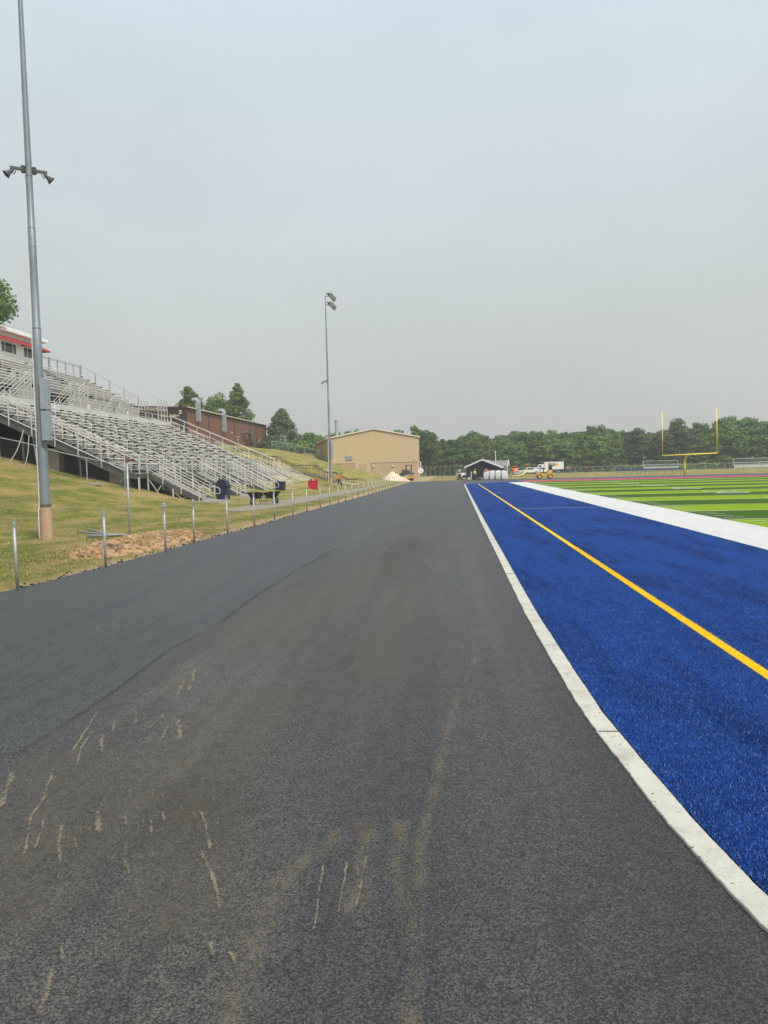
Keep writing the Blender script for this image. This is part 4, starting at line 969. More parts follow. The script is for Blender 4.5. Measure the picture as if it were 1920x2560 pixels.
# black shed
sa = radians(-14); sh = thing('storage_shed', 'small black sided shed with white roof edges at the end of the track', 'shed', (2.0, 134.6, 0), sa)
SL_, SD_ = 5.65, 5.2
MB().prism([(0,-.1),(SL_,-.1),(SL_,2.15),(SL_/2,3.3),(0,2.15)], 0, SD_, 'Y').build('wall', A['shed'], sh)
mb = MB()
for i in range(14): 
    z = .1+i*.22; w0 = max(0, (z-2.15)/1.15*SL_/2); mb.box((w0+.03, -.018, z), (SL_-w0-.03, 0, z+.02))
mb.build('siding_lap', A['shed'], sh)
def gab(mb, x0, x1, zl, zp, y0, y1, th, ov):
    xm = (x0+x1)/2; sl_ = (zp-zl)/(xm-x0)
    for a, b, za, zb in ((x0-ov, xm, zl-ov*sl_, zp), (xm, x1+ov, zp, zl-ov*sl_)):
        mb.add([(a,y0,za),(b,y0,zb),(b,y1,zb),(a,y1,za),(a,y0,za+th),(b,y0,zb+th),(b,y1,zb+th),(a,y1,za+th)],
               [(0,1,2,3),(7,6,5,4),(0,4,5,1),(1,5,6,2),(2,6,7,3),(3,7,4,0)])
    return mb
r_ = gab(MB(), 0, SL_, 2.17, 3.32, -.2, SD_+.3, .09, .3).build('roof', A['shingle'], sh)
gab(MB(), 0, SL_, 2.12, 3.27, -.32, -.2, .26, .34).build('fascia', A['white'], r_)
MB().box((SL_+.26, -.3, 1.93), (SL_+.36, SD_+.3, 2.1)).build('gutter', A['white'], r_)
pr = MB().prism([(2.9,2.2),(5.0,2.2),(3.95,3.2)], SL_/2, SL_+1.0, 'X'); pr.build('dormer', A['shingle'], r_)
MB().bar((SL_+1.0, 2.8, 2.15), (SL_+1.0, 3.95, 3.25), .08, .16).bar((SL_+1.0, 5.1, 2.15), (SL_+1.0, 3.95, 3.25), .08, .16).bar((SL_+.95, 3.1, 0), (SL_+.95, 3.1, 2.3), .1, .1).build('porch_trim', A['white'], sh)
MB().tube([(4.6, 2.6, 2.4), (4.6, 2.6, 4.95)], .06, 8).build('vent_pipe', A['white'], r_)

# ================================================================ timber stairs on the hillside
ts = thing('timber_stairs', 'brown timber steps with railings descending the grass hill past the stand', 'stairs', (-16, 98, 0))
def tz(x, y=98.): return terrain(x, y)
Yn, Yf = 97.0, 99.2
run = [(-30.5,0),(-26.4,0),(-23.8,0),(-22.3,0),(-20.3,1),(-17.7,1),(-16.0,0),(-15.1,1),(-13.6,0),(-12.3,1)]
P = [(-31,tz(-31)+1.0),(-27.2,tz(-27.2)+1.1),(-26.0,4.95),(-24.3,3.85+.4),(-23.2,4.2),(-20.7,2.95),(-18.0,2.9),(-16.55,1.95),(-15.4,1.9),(-13.8,.98),(-12.4,.96)]
for yy, nm in ((Yn, 'rail'), (Yf, 'rail')):
    mb = MB()
    for (a, za), (b, zb) in zip(P, P[1:]): mb.bar((a, yy, za), (b, yy, zb), .14, .09)
    mb.build('handrail', A['timberd'], ts, True)
    for (a, za), (b, zb) in zip(P, P[1:]):
        for t_ in (0, .5):
            mb = MB(); x = a+(b-a)*t_; z = za+(zb-za)*t_; mb.cb((x, yy, (z+tz(x, yy))/2-.1), (.09, .09, z-tz(x, yy)+.2)); mb.build('rail_post', A['timber'], ts, True)
        if abs(zb-za) < .2: MB().bar((a, yy, za-.45), (b, yy, zb-.45), .03, .03).build('mid_rail', A['timber'], ts, True)
mb = MB()
for i in range(36):
    x = -29+i*.47; z = tz(x)+.03; mb.box((x-.2, Yn+.1, z-.25), (x+.2, Yf-.1, z+.03+.02*(i%2)))
mb.build('step', A['timber'], ts, True)
mb = MB()
for i in range(30):
    x = -20.9+i*.22; mb.cb((x, Yn-.05, tz(x, Yn)+.12), (.11, .10, .75))
mb.build('retaining_post', A['timber'], ts, True)
sl2 = ['yellow caution sign on the upper flight of timber stairs', 'yellow caution sign on the middle landing of timber stairs', 'yellow caution sign on the lowest flight of timber stairs', 'yellow caution sign at the foot of the timber stairs']
for i, (x, z) in enumerate(((-25.6, 4.1), (-17.9, 2.05), (-15.0, 1.35), (-12.5, .35))):
    t_ = MB().box((x-.3, Yn-.12, z-.13), (x+.3, Yn-.09, z+.13)).build('caution_sign', A['sign']); tag(t_, sl2[i], 'sign', 'yellow signs on the timber stairs')
    MB().box((x-.25, Yn-.125, z+.02), (x+.25, Yn-.122, z+.05)).box((x-.25, Yn-.125, z-.06), (x+.2, Yn-.122, z-.03)).build('mark', A['blackb'], t_)
tag(MB().bar((-14.4, 94, .75), (-12.2, 94.3, .32), .12, .14).build('timber_beam', A['sand']), 'pale timber beam lying beside the foot of the timber stairs', 'beam')

# sand pile and machine at the corner of the tan building
mb = MB(); n = 40; mb.v = [(-10.85+.2, 133, 1.75)]
for j in range(1, 9):
    for k_ in range(n):
        a = 2*pi*k_/n; r = j/8; rr = r*(2.3+.2*sin(3*a)+.1*sin(7*a)); x, y = -10.9+rr*cos(a)*(1.3 if cos(a) > 0 else 1), 133+rr*sin(a)*1.1
        mb.v.append((x, y, 1.75*(1-r**1.05)*(1+.05*sin(5*a+j))+.0+(-.1 if j == 8 else .03*rng.random())))
mb.f = [(0, 1+k_, 1+(k_+1)%n) for k_ in range(n)]+[(1+(j-1)*n+k_, 1+j*n+k_, 1+j*n+(k_+1)%n, 1+(j-1)*n+(k_+1)%n) for j in range(1, 8) for k_ in range(n)]
tag(mb.build('sand_pile', A['sand'], smooth=True), 'pale heap of sand in front of the tan metal building', 'sand pile')
pv = thing('paving_machine', 'black and yellow paver with a canopy frame beside the sand heap', 'paver', (-8.55, 138, 0), radians(8))
MB().cb((-.1,0,1.05), (2.3,1.7,.5)).cb((0,0,1.35),(2.5,1.8,.18)).build('deck', A['black'], pv, bevel=.04)
MB().cb((.35,-.95,.75), (1.9,.25,.55)).cb((-.3,-.98,.5), (1.2,.2,.25)).build('side_panel', A['yellow'], pv, bevel=.03)
mb = MB()
for i in range(9): mb.cb((-.15+i*.17,-1.12,1.0), (.09,.05,.5))
mb.build('grille', A['galv'], pv)
mb = MB()
for x in (-.15, .75):
    for y in (-.6, .6): mb.tube([(x,y,1.4),(x,y,2.75)], .05, 6)
mb.cb((.3,0,2.8),(1.35,1.5,.09)); mb.build('canopy_frame', A['black'], pv)
MB().cb((-.55,0,1.75),(.75,.9,.65)).cb((.25,0,1.7),(.5,.5,.5)).build('engine_cover', A['steel'], pv, bevel=.08)
for x in (-.75, 0, .75): MB().lathe([(.32,-.95),(.34,-.9),(.34,.9),(.32,.95)], 16, (x,0,.34), 'Y').build('wheel', A['rubber'], pv)
t = thing('equipment_trailer', 'low dark trailer with an orange frame between sand heap and paver', 'trailer', (-10.3, 141, 0))
MB().cb((-.2,0,.95),(2.4,1.2,.3)).build('bed', A['dkbrown'], t, bevel=.05); MB().tube([(.3,-.6,.8),(.3,-.6,1.5),(1.1,-.6,1.5),(1.1,-.6,.6),(.3,-.6,.8)], .06, 6).build('frame', A['orange'], t)
for x in (-.8, .4): MB().lathe([(.3,-.7),(.3,-.55)], 14, (x,0,.34), 'Y').build('wheel', A['rubber'], t)
MB().cb((.7,-.62,1.2),(.35,.2,.35)).build('motor', A['black'], t)
# signs at the building corner
t = thing('notice_sign', 'red and white board sign on a post at the tan building corner', 'sign', (-6.75, 148.8, 0))
MB().cb((0,0,1.7),(.08,.08,3.4)).build('post', A['galv'], t); b_ = MB().cb((0,-.07,2.95),(.55,.05,1.05)).build('board', A['white'], t)
MB().cb((-.06,-.11,3.15),(.3,.02,.4)).cb((-.03,-.11,2.7),(.35,.02,.32)).build('marking', A['redbin'], b_)
t = thing('disc_target', 'white round disc hanging below the red and white sign', 'disc', (-6.6, 148.6, 0))
MB().lathe([(.54,-.04),(.56,0),(.54,.04)], 24, (0,0,1.75), 'Y').build('disc', A['white'], t); MB().tube([(.0,.1,0),(.0,.1,1.75)], .04, 6).build('stand', A['galv'], t)
MB().cb((.08,-.05,1.65),(.1,.02,.3)).build('marking', A['grime'], t)

# ================================================================ bins, barrows
def bin_navy(label, x, y, z, dome=True):
    t = thing('litter_bin', label, 'litter bin', (x, y, z), 0, 'navy litter bins by the stand stairs')
    MB().add([(-.38,-.38,0),(.38,-.38,0),(.38,.38,0),(-.38,.38,0),(-.44,-.44,1.1),(.44,-.44,1.1),(.44,.44,1.1),(-.44,.44,1.1)], [(3,2,1,0),(4,5,6,7),(0,1,5,4),(1,2,6,5),(2,3,7,6),(3,0,4,7)]).build('body', A['navy'], t, bevel=.02)
    MB().cb((0,0,1.12),(.96,.96,.07)).build('rim', A['navy'], t, bevel=.015)
    if dome:
        MB().prism([(-.42,1.155),(.42,1.155)]+[(.42*cos(a), 1.2+.42*sin(a)) for a in [i*pi/12 for i in range(0, 13)]], -.40, .40, 'Y').build('domed_lid', A['navy'], t)
        MB().prism([(-.3,1.2),(.3,1.2)]+[(.3*cos(a), 1.22+.28*sin(a)) for a in [i*pi/10 for i in range(0, 11)]], -.415, -.405, 'Y').build('flap', A['black'], t)
    return t
bin_navy('dark blue dome topped litter bin at the foot of the nearest staircase', -16.75, 54.4, .05)
bin_navy('open topped dark blue litter bin behind the wheelbarrows by the third staircase', -16.75, 72.8, .05, False)
t = thing('red_cart', 'bright red plastic bin overflowing near the farthest staircase', 'litter bin', (-15.1, 81.0, .02)); t.scale = (.62, .62, .60)
MB().add([(-.72,-.5,.12),(.72,-.5,.12),(.72,.5,.12),(-.72,.5,.12),(-.8,-.6,1.75),(.8,-.6,1.75),(.8,.6,1.75),(-.8,.6,1.75)], [(3,2,1,0),(4,5,6,7),(0,1,5,4),(1,2,6,5),(2,3,7,6),(3,0,4,7)]).build('body', A['redbin'], t, bevel=.05)
MB().cb((0,0,1.8),(1.7,1.3,.1)).build('rim', A['redbin'], t, bevel=.03)
MB().lathe([(.1,1.85),(.3,1.95),(.22,2.15),(.05,2.2)], 10, (.5,0,0)).build('bag', A['redbin'], t); MB().lathe([(.1,1.85),(.22,1.95),(.15,2.12),(.04,2.15)], 10, (-.35,0,0)).build('rubbish', A['black'], t)
for x in (-.6, .6): MB().lathe([(.12,-.55),(.12,-.45)], 12, (x,0,.12), 'Y').build('wheel', A['rubber'], t)
def barrow(label, x, y, rz):
    t = thing('wheelbarrow', label, 'wheelbarrow', (x, y, .03), rz, 'wheelbarrows on the footpath'); t.scale = (.82, .9, 1.0)
    MB().add([(-.28,-.22,.38),(.35,-.26,.38),(.35,.26,.38),(-.28,.22,.38),(-.62,-.42,.80),(.62,-.44,.72),(.62,.44,.72),(-.62,.42,.80)], [(3,2,1,0),(0,1,5,4),(1,2,6,5),(2,3,7,6),(3,0,4,7)]).build('tray', A['black'], t, bevel=.02)
    for s_ in (-1, 1):
        MB().tube([(-.72,s_*.08,.22),(-.3,s_*.2,.36),(.4,s_*.26,.38),(1.05,s_*.32,.62)], .022, 6).build('handle', A['black'], t)
        MB().tube([(.15,s_*.24,.38),(.22,s_*.3,.02),(.55,s_*.3,.02),(.5,s_*.26,.38)], .018, 6).build('leg', A['black'], t)
    w = MB().lathe([(.19,-.04),(.2,0),(.19,.04)], 16, (-.72,0,.2), 'Y').build('wheel', A['rubber'], t, smooth=True)
    MB().lathe([(.09,-.05),(.09,.05)], 12, (-.72,0,.2), 'Y').build('hub', A['grime'], w)
barrow('black wheelbarrow with its wheel facing the camera on the path', -12.85, 48.6, radians(80))
barrow('black wheelbarrow seen from the side beside the other on the path', -11.95, 49.4, radians(135))

# ================================================================ bulk bags, shed clutter
bl_ = ['white bulk bag with an orange bundle on top, leftmost by the shed', 'white bulk bag, second from left against the shed', 'white bulk bag, third from left against the shed', 'white bulk bag, rightmost against the black shed']
for i in range(4):
    x = 5.3+i*.96; y = 131.3-.33*i; t = thing('bulk_bag', bl_[i], 'bulk bag', (x, y, 0), radians(-12+5*i), 'bulk bags beside the shed')
    MB().add([(-.42,-.42,0),(.42,-.42,0),(.42,.42,0),(-.42,.42,0),(-.49,-.49,.6),(.49,-.49,.6),(.49,.49,.6),(-.49,.49,.6),(-.45,-.45,1.28),(.45,-.45,1.32),(.45,.45,1.26),(-.45,.45,1.3)], [(3,2,1,0),(0,1,5,4),(1,2,6,5),(2,3,7,6),(3,0,4,7),(4,5,9,8),(5,6,10,9),(6,7,11,10),(7,4,8,11),(8,9,10,11)]).build('body', A['bag'], t, bevel=.10)
    MB().lathe([(.38,1.24),(.30,1.36),(.16,1.42),(.12,1.52),(.15,1.58)], 9).build('neck', A['bag'], t)
    mb = MB()
    for s_ in (-.38, .38): mb.tube([(s_,-.36,1.25),(s_,-.3,1.50),(s_*.8,-.1,1.46),(s_,.3,1.52),(s_,.36,1.25)], .035, 5)
    mb.build('loop', A['bag'], t)
tag(MB().lathe([(.1,0),(.28,.08),(.22,.3),(.06,.36)], 10, (5.2,131.0,1.42)).build('orange_bundle', A['orange']), 'small orange bundle on top of the leftmost bulk bag', 'bundle')
def clutter(nm, label, cat, fn): 
    t = thing(nm, label, cat, fn[0]); fn[1](t)
t = thing('carton', 'small cream carton on the ground left of the shed wall', 'carton', (2.35, 133.1, 0)); MB().cb((0,0,.22),(.5,.4,.44)).build('box', A['sand'], t, bevel=.02); MB().cb((0,0,.45),(.52,.42,.02)).build('lid', A['white'], t)
t = thing('bucket', 'pale bucket standing before the shed wall between worker and bags', 'bucket', (4.55, 132.2, 0)); MB().lathe([(.16,0),(.2,.38),(.21,.38)], 12).build('body', A['white'], t); MB().tube([(-.2,0,.36),(0,0,.5),(.2,0,.36)], .012, 5).build('handle', A['steel'], t)
t = thing('board', 'tall grey board leaning on the shed left of the worker', 'board', (2.75, 133.6, 0)); MB().bar((0,0,0),(.05,.25,1.35),.22,.04).build('plank', A['galv'], t); MB().bar((.5,0,0),(.7,.25,1.3),.1,.03).build('strip', A['timber'], t)
t = thing('generator', 'small dark generator with white ends on the ground by the shed', 'generator', (3.95, 132.0, 0)); MB().cb((0,0,.16),(.5,.35,.22)).build('motor', A['black'], t, bevel=.03); MB().tube([(-.3,-.18,.05),(-.3,-.18,.32),(.3,-.18,.32),(.3,-.18,.05)], .02, 5).build('frame', A['white'], t)
t = thing('spreader', 'dark push spreader machine in front of the white minivan', 'spreader', (.75, 133.0, 0)); MB().lathe([(.12,.35),(.3,.9),(.32,.95)], 10).build('hopper', A['black'], t); MB().tube([(0,.1,.5),(.35,.35,1.25)], .04, 5).tube([(.1,.35,1.28),(.6,.35,1.28)], .03, 5).build('handle', A['black'], t)
for s_ in (-.3, .3): MB().lathe([(.2,-.05),(.2,.05)], 12, (s_,0,.2), 'Y').build('wheel', A['rubber'], t)
t = thing('metal_rack', 'open grey metal rack with tangled frames right of the shed', 'rack', (8.6, 130.6, 0), radians(-5)); mb = MB()
for x in (-.35, .05):
    for y in (-.5, .5): mb.cb((x,y,.9),(.09,.09,1.8))
mb.cb((.3,0,1.83),(1.5,1.2,.08)); mb.build('frame', A['galv'], t)
mb = MB()
for i in range(12): mb.bar((.3+rng.random()*.9,rng.uniform(-.5,.5),rng.uniform(.1,1.3)),(.3+rng.random()*.9,rng.uniform(-.5,.5),rng.uniform(.1,1.4)),.05,.05)
mb.build('loose_rods', A['alu'], t)
MB().bar((.35,-.5,1.35),(.9,-.3,1.1),.3,.14).build('green_cover', A['hiyellow'] if False else A['grassfib'], t)
tag(MB().tube([(10.4,146,.35),(11.6,146,.3),(12.4,146,.5),(13.1,147,.9),(13.7,148,1.1)], [.10,.14,.16,.18,.12], 10).build('yellow_duct', pm('pale_yellow', (.60,.58,.12), .6), smooth=True), 'limp yellow duct hose lying on the grass right of the shed', 'hose')

# ================================================================ vehicles
def wheels(t, xs_, w, r=.36, y=0):
    for x in xs_:
        for s_ in (-1, 1):
            o = MB().lathe([(r*.92,-.12),(r,-.08),(r,.08),(r*.92,.12)], 18, (x, s_*(w/2-.1), r), 'Y').build('wheel', A['rubber'], t, smooth=False)
            MB().lathe([(r*.55,-.13),(r*.5,.13)], 12, (x, s_*(w/2-.1), r), 'Y').build('rim', A['galv'], o)
def pickup(label, x, y, rz, z=0, crew=True):
    t = thing('pickup_truck', label, 'pickup truck', (x, y, z), rz)
    prof = [(-2.7,.45),(-2.7,1.05),(-.75,1.12),(-.62,1.78),(.75,1.80),(1.35,1.18),(2.55,1.05),(2.72,.85),(2.72,.45)]
    MB().prism(prof, -.92, .92, 'Y').build('body', A['white'], t, bevel=.05)
    for s_ in (-1, 1):
        MB().prism([(-.55,1.2),(-.48,1.68),(.05,1.7),(.05,1.2)], s_*.925, s_*.935, 'Y').build('side_window', A['glass'], t)
        MB().prism([(.14,1.2),(.14,1.7),(.68,1.7),(1.1,1.2)], s_*.925, s_*.935, 'Y').build('side_window', A['glass'], t)
    MB().add([(.78,-.8,1.76),(.78,.8,1.76),(1.33,.85,1.22),(1.33,-.85,1.22)], [(0,1,2,3)]).xf(Matrix.Translation((.04,0,.02))).build('windscreen', A['glass'], t)
    MB().cb((-1.7,0,1.1),(1.7,1.5,.05)).build('bed', A['black'], t)
    for s_ in (-.65, .65): MB().cb((2.72,s_,.85),(.06,.3,.16)).build('headlight', A['lamp'], t)
    MB().cb((2.74,0,.5),(.1,1.8,.18)).build('bumper', A['galv'], t)
    wheels(t, (-1.65, 1.75), 1.84, .4); return t
pickup('white pickup truck parked beyond the grass with its bed to the left', 19.4, 205, 0)
pickup('second white pickup partly hidden behind the first one', 23.0, 210, radians(8))
t = thing('minivan', 'white minivan with a dark windscreen half hidden by the black shed', 'minivan', (1.55, 139.6, 0), radians(-80))
MB().prism([(-2.3,.35),(-2.35,1.1),(-2.1,1.75),(.6,1.8),(1.5,1.15),(2.25,1.0),(2.35,.7),(2.3,.35)], -.92, .92, 'Y').build('body', A['white'], t, bevel=.06)
MB().add([(.64,-.78,1.76),(.64,.78,1.76),(1.48,.85,1.2),(1.48,-.85,1.2)], [(0,1,2,3)]).xf(Matrix.Translation((.05,0,.03))).build('windscreen', A['glass'], t)
for s_ in (-1, 1): MB().prism([(-1.9,1.15),(-1.85,1.6),(.5,1.65),(1.15,1.15)], s_*.925, s_*.935, 'Y').build('side_window', A['glass'], t); MB().cb((1.2,s_*1.02,1.2),(.12,.2,.16)).build('wing_mirror', A['black'], t)
MB().cb((2.34,0,.55),(.05,1.5,.3)).build('grille', A['black'], t)
for s_ in (-.7,.7): MB().cb((2.3,s_,.85),(.1,.35,.18)).build('headlight', A['lamp'], t)
wheels(t, (-1.5, 1.5), 1.84, .34)
t = thing('box_truck', 'white semi truck with a long box trailer behind the pickups', 'truck', (24.8, 220, 0), pi); t.scale = (.88,.88,.84)
MB().box((-6.2,-1.25,1.25),(-.2,1.25,3.75)).build('cargo_box', A['white'], t, bevel=.03)
d = MB().box((-3.0,1.255,2.2),(-1.7,1.27,3.3)).box((-1.4,1.255,3.35),(-4.4,1.27,3.45)).build('poster', A['grime'], t)
MB().box((-4.4,1.255,2.4),(-3.1,1.27,3.2)).build('poster', A['sign'], t); MB().box((-1.65,1.255,2.2),(-1.45,1.27,3.3)).box((-3.3,1.272,2.2),(-3.0,1.275,3.3)).build('poster_edge', A['blackb'], t)
MB().prism([(0,.7),(0,3.0),(1.5,3.05),(1.9,2.1),(3.4,1.95),(3.5,.7)], -1.15, 1.15, 'Y').build('cab', A['white'], t, bevel=.08)
for s_ in (-1, 1): MB().prism([(.8,2.1),(.8,2.75),(1.4,2.78),(1.7,2.1)], s_*1.155, s_*1.17, 'Y').build('side_window', A['glass'], t)
MB().cb((-3.2,0,1.05),(6,.9,.3)).build('chassis', A['black'], t); MB().tube([(-.1,.9,1),(-.1,.9,3.9)], .09, 8).build('exhaust_stack', A['galv'], t)
wheels(t, (-4.7,-.1,2.7), 2.3, .5)
t = thing('road_roller', 'yellow orange double drum road roller on the track curve', 'road roller', (14.15, 124.6, 0), radians(3))
for x in (-.82, .88):
    w = MB().lathe([(.36,-.56),(.38,-.54),(.38,.54),(.36,.56)], 22, (x,0,.38), 'Y').build('drum', A['steel'], t, smooth=False)
    MB().lathe([(.24,-.58),(.24,.58)], 16, (x,0,.38), 'Y').build('drum_hub', A['yellow'], w)
    MB().prism([(x-.44,.45),(x-.40,.85),(x-.2,1.0),(x+.2,1.0),(x+.42,.75),(x+.46,.45),(x+.3,.6),(x,.78),(x-.3,.62)], -.66, .66, 'Y').build('drum_guard', A['yellow'], t, bevel=.02)
MB().prism([(-.45,.35),(-.5,.85),(.1,.78),(.45,.8),(.5,.35)], -.45, .45, 'Y').build('chassis', A['yellow'], t, bevel=.03)
MB().prism([(.35,.8),(.5,1.35),(.95,1.4),(1.1,.95)], -.5, .5, 'Y').build('engine_hood', A['yellow'], t, bevel=.04)
MB().cb((-.35,0,1.05),(.4,.45,.12)).cb((-.12,0,1.3),(.1,.45,.45)).build('seat', A['black'], t, bevel=.03)
MB().tube([(-.75,0,.95),(-.6,0,1.3)], .03, 6).tube([(-.62+.16*cos(a)*.5, .17*sin(a), 1.32+.05*cos(a)) for a in [i*pi/6 for i in range(13)]], .018, 6).build('steering_wheel', A['black'], t)
MB().cb((.95,0,1.75),(.5,.8,.8)).build('cab_guard', A['black'], t, bevel=.05)
t = thing('orange_loader', 'orange compact tractor loader parked left of the white pickups', 'loader', (14.9, 196, 0), radians(-75)); t.scale = (.85,.85,.85)
MB().prism([(-1.6,.6),(-1.6,1.5),(-.2,1.6),(.2,2.0),(1.0,1.9),(1.5,1.2),(1.5,.6)], -.7, .7, 'Y').build('body', A['orange'], t, bevel=.06)
MB().cb((-.5,0,2.5),(1.3,1.4,.15)).build('canopy', A['orange'], t)
mb = MB()
for x in (-1.0, 0): 
    for s_ in (-.6,.6): mb.cb((x,s_,2.0),(.08,.08,1.0))
mb.build('canopy_frame', A['dkbrown'], t)
MB().prism([(1.6,.2),(2.3,.2),(2.3,.9),(1.6,.9)], -.9, .9, 'Y').bar((1.0,.6,1.4),(1.9,.6,.7),.12,.12).bar((1.0,-.6,1.4),(1.9,-.6,.7),.12,.12).build('bucket', A['galv'], t); wheels(t, (-1.1, 1.0), 1.7, .5)
t = thing('yellow_tractor', 'yellow tractor with a roll bar behind the first white pickup', 'tractor', (19.6, 214, 0), radians(-70)); t.scale = (.8,.8,.85)
MB().prism([(-1.6,.8),(-1.6,1.6),(-.4,1.6),(-.2,1.9),(1.5,1.8),(1.6,.8)], -.6, .6, 'Y').build('body', A['yellow'], t, bevel=.06)
mb = MB()
for s_ in (-.7,.7): mb.tube([(-.9,s_,1.5),(-.9,s_,3.1),(.5,s_,3.1),(.5,s_,1.7)], .06, 6)
mb.cb((-.2,0,3.15),(1.6,1.5,.1)); mb.build('roll_bar', A['yellow'], t); wheels(t, (-1.0, 1.2), 1.8, .6)

# ================================================================ field furniture
gp_ = thing('goal_post', 'yellow gooseneck football goal post at the far end of the field', 'goal post', (34.5, 120, 0), radians(0))
MB().tube([(0,0,-.1),(0,0,1.5),(.0,-.1,2.1),(.05,-.45,2.7),(.15,-1.0,3.05),(.2,-1.5,3.12)], [.16,.16,.16,.15,.14,.13], 14).build('gooseneck', A['yellowpost'], gp_, smooth=True)
MB().tube([(-3.62,-1.5,3.10),(4.32,-1.5,3.27)], .09, 12).build('crossbar', A['yellowpost'], gp_, smooth=True)
MB().tube([(-3.58,-1.5,3.0),(-3.64,-1.5,9.65)], .06, 10).build('upright', A['yellowpost'], gp_, smooth=True)
MB().tube([(4.28,-1.5,3.2),(4.20,-1.5,9.9)], .06, 10).build('upright', A['yellowpost'], gp_, smooth=True)
def bench(label, x0, x1, y, z=0):
    t = thing('team_bench', label, 'bench', ((x0+x1)/2, y, z), 0, 'blue benches beyond the end zone'); L_ = (x1-x0)/2
    MB().cb((0,0,.5),(2*L_,.35,.07)).build('seat', A['blueseat'], t); MB().cb((0,.3,.88),(2*L_,.08,.34)).build('backrest', A['blueseat'], t)
    n = 4
    for j in range(n):
        x = -L_*.85+2*L_*.85*j/(n-1); MB().bar((x,-.12,0),(x,-.12,.5),.07,.07).bar((x,.3,.5),(x,.3,1.0),.06,.06).bar((x,-.15,.03),(x,.4,.03),.06,.06).bar((x,.25,.03),(x,.3,.5),.06,.06).build('leg', A['galv'], t)
bench('blue bench with a backrest, leftmost of three beyond the end zone', 30.1, 34.3, 148)
bench('short blue bench, middle of three beyond the end zone', 34.7, 37.3, 149)
bench('blue bench with a backrest, rightmost of three beyond the end zone', 37.6, 42.9, 150)
def shelter(label, x0, x1, y):
    t = thing('white_bleacher', label, 'bleacher', ((x0+x1)/2, y, 0)); L_ = (x1-x0)/2
    MB().cb((0,-.6,.75),(2*L_,.5,.12)).cb((0,-.1,1.15),(2*L_,.4,.12)).box((-L_,-.9,.35),(L_,-.85,1.0)).build('seat', A['skirt'], t)
    mb = MB()
    for s_ in (-1, 1): mb.tube([(s_*L_,-1.2,0),(s_*L_*.98,-.6,1.6),(s_*L_*.97,.2,2.6),(s_*L_,.6,0)], .04, 5)
    for s_ in (-.33, .33): mb.tube([(s_*L_,.3,.9),(s_*L_,.2,2.6)], .03, 5)
    mb.tube([(-L_,.2,2.6),(L_,.2,2.6)], .045, 5).tube([(-L_,.3,1.7),(L_,.3,1.7)], .03, 5); mb.build('frame', A['galv'], t)
    MB().add([(-L_,.2,2.6),(L_,.2,2.6),(L_,.4,1.2),(-L_,.4,1.2)], [(0,1,2,3)]).build('netting', A['chain'], t)
shelter('small white framed bleacher left of the goal post stem by the far fence', 47.3, 55.9, 200)
shelter('small white framed bleacher at the far right by the far fence', 68.5, 78.7, 198)
# far fences
def fence(label, pts, H_, dp, mat='chain'):
    t = thing('chain_link_fence', label, 'fence', (*pts[0], 0)); mb = MB(); rl = MB(); k_ = 0; pp = []
    for (x0, y0), (x1, y1) in zip(pts, pts[1:]):
        n = max(1, round(sqrt((x1-x0)**2+(y1-y0)**2)/dp))
        for j in range(n): pp.append((x0+(x1-x0)*j/n, y0+(y1-y0)*j/n))
    pp.append(pts[-1]); zz = [max(0, terrain(*p)) for p in pp]
    for (a, za), (b, zb) in zip(zip(pp, zz), zip(pp[1:], zz[1:])): mb.add([(*a, za), (*b, zb), (*b, zb+H_), (*a, za+H_)], [(0,1,2,3)])
    mb.build('mesh', A[mat], t, True); rl.tube([(*p, z+H_) for p, z in zip(pp, zz)], .035, 5).build('top_rail', A['galv'], t, True)
    for p, z in zip(pp, zz): MB().tube([(*p, z-.1), (*p, z+H_+.05)], .045, 6).build('fence_post', A['galv'], t, True)
fence('long far chain link fence below the treeline behind the benches', [(30, 226), (70, 224), (112, 220)], 1.55, 3.2)
fence('chain link fence behind the pickups left of the white box trailer', [(8.5, 190), (29.5, 226)], 1.6, 3.2)
fence('tall chain link fence running down between tan building and black shed', [(-11.5, 196), (3.5, 160)], 2.6, 3.0)
fence('chain link fence at the top of the bank beside the dark trees', [(-36, 150), (-24, 155)], 1.6, 3.0)
pr_ = None; fp2 = [(11.6+i*3.15, 137.5) for i in range(0, 18)]
for i, (x, y) in enumerate([(-9.6+3.6*i, 155-.9*i) for i in range(4)]+fp2):
    if pr_ is None:
        pr_ = thing('fence_post', 'x', 'fence post', group='thin fence posts beyond the far track curve'); MB().tube([(0,0,-.1),(0,0,1.4)], .04, 8).build('post', A['galv'], pr_); MB().lathe([(.05,1.38),(.05,1.44),(.02,1.47)], 8).build('cap', A['galv'], pr_); t = pr_
    else: t = copy_tree(pr_)
    t.location = (x, y, 0); t['label'] = 'thin pale fence post standing on the grass verge beyond the far track curve'

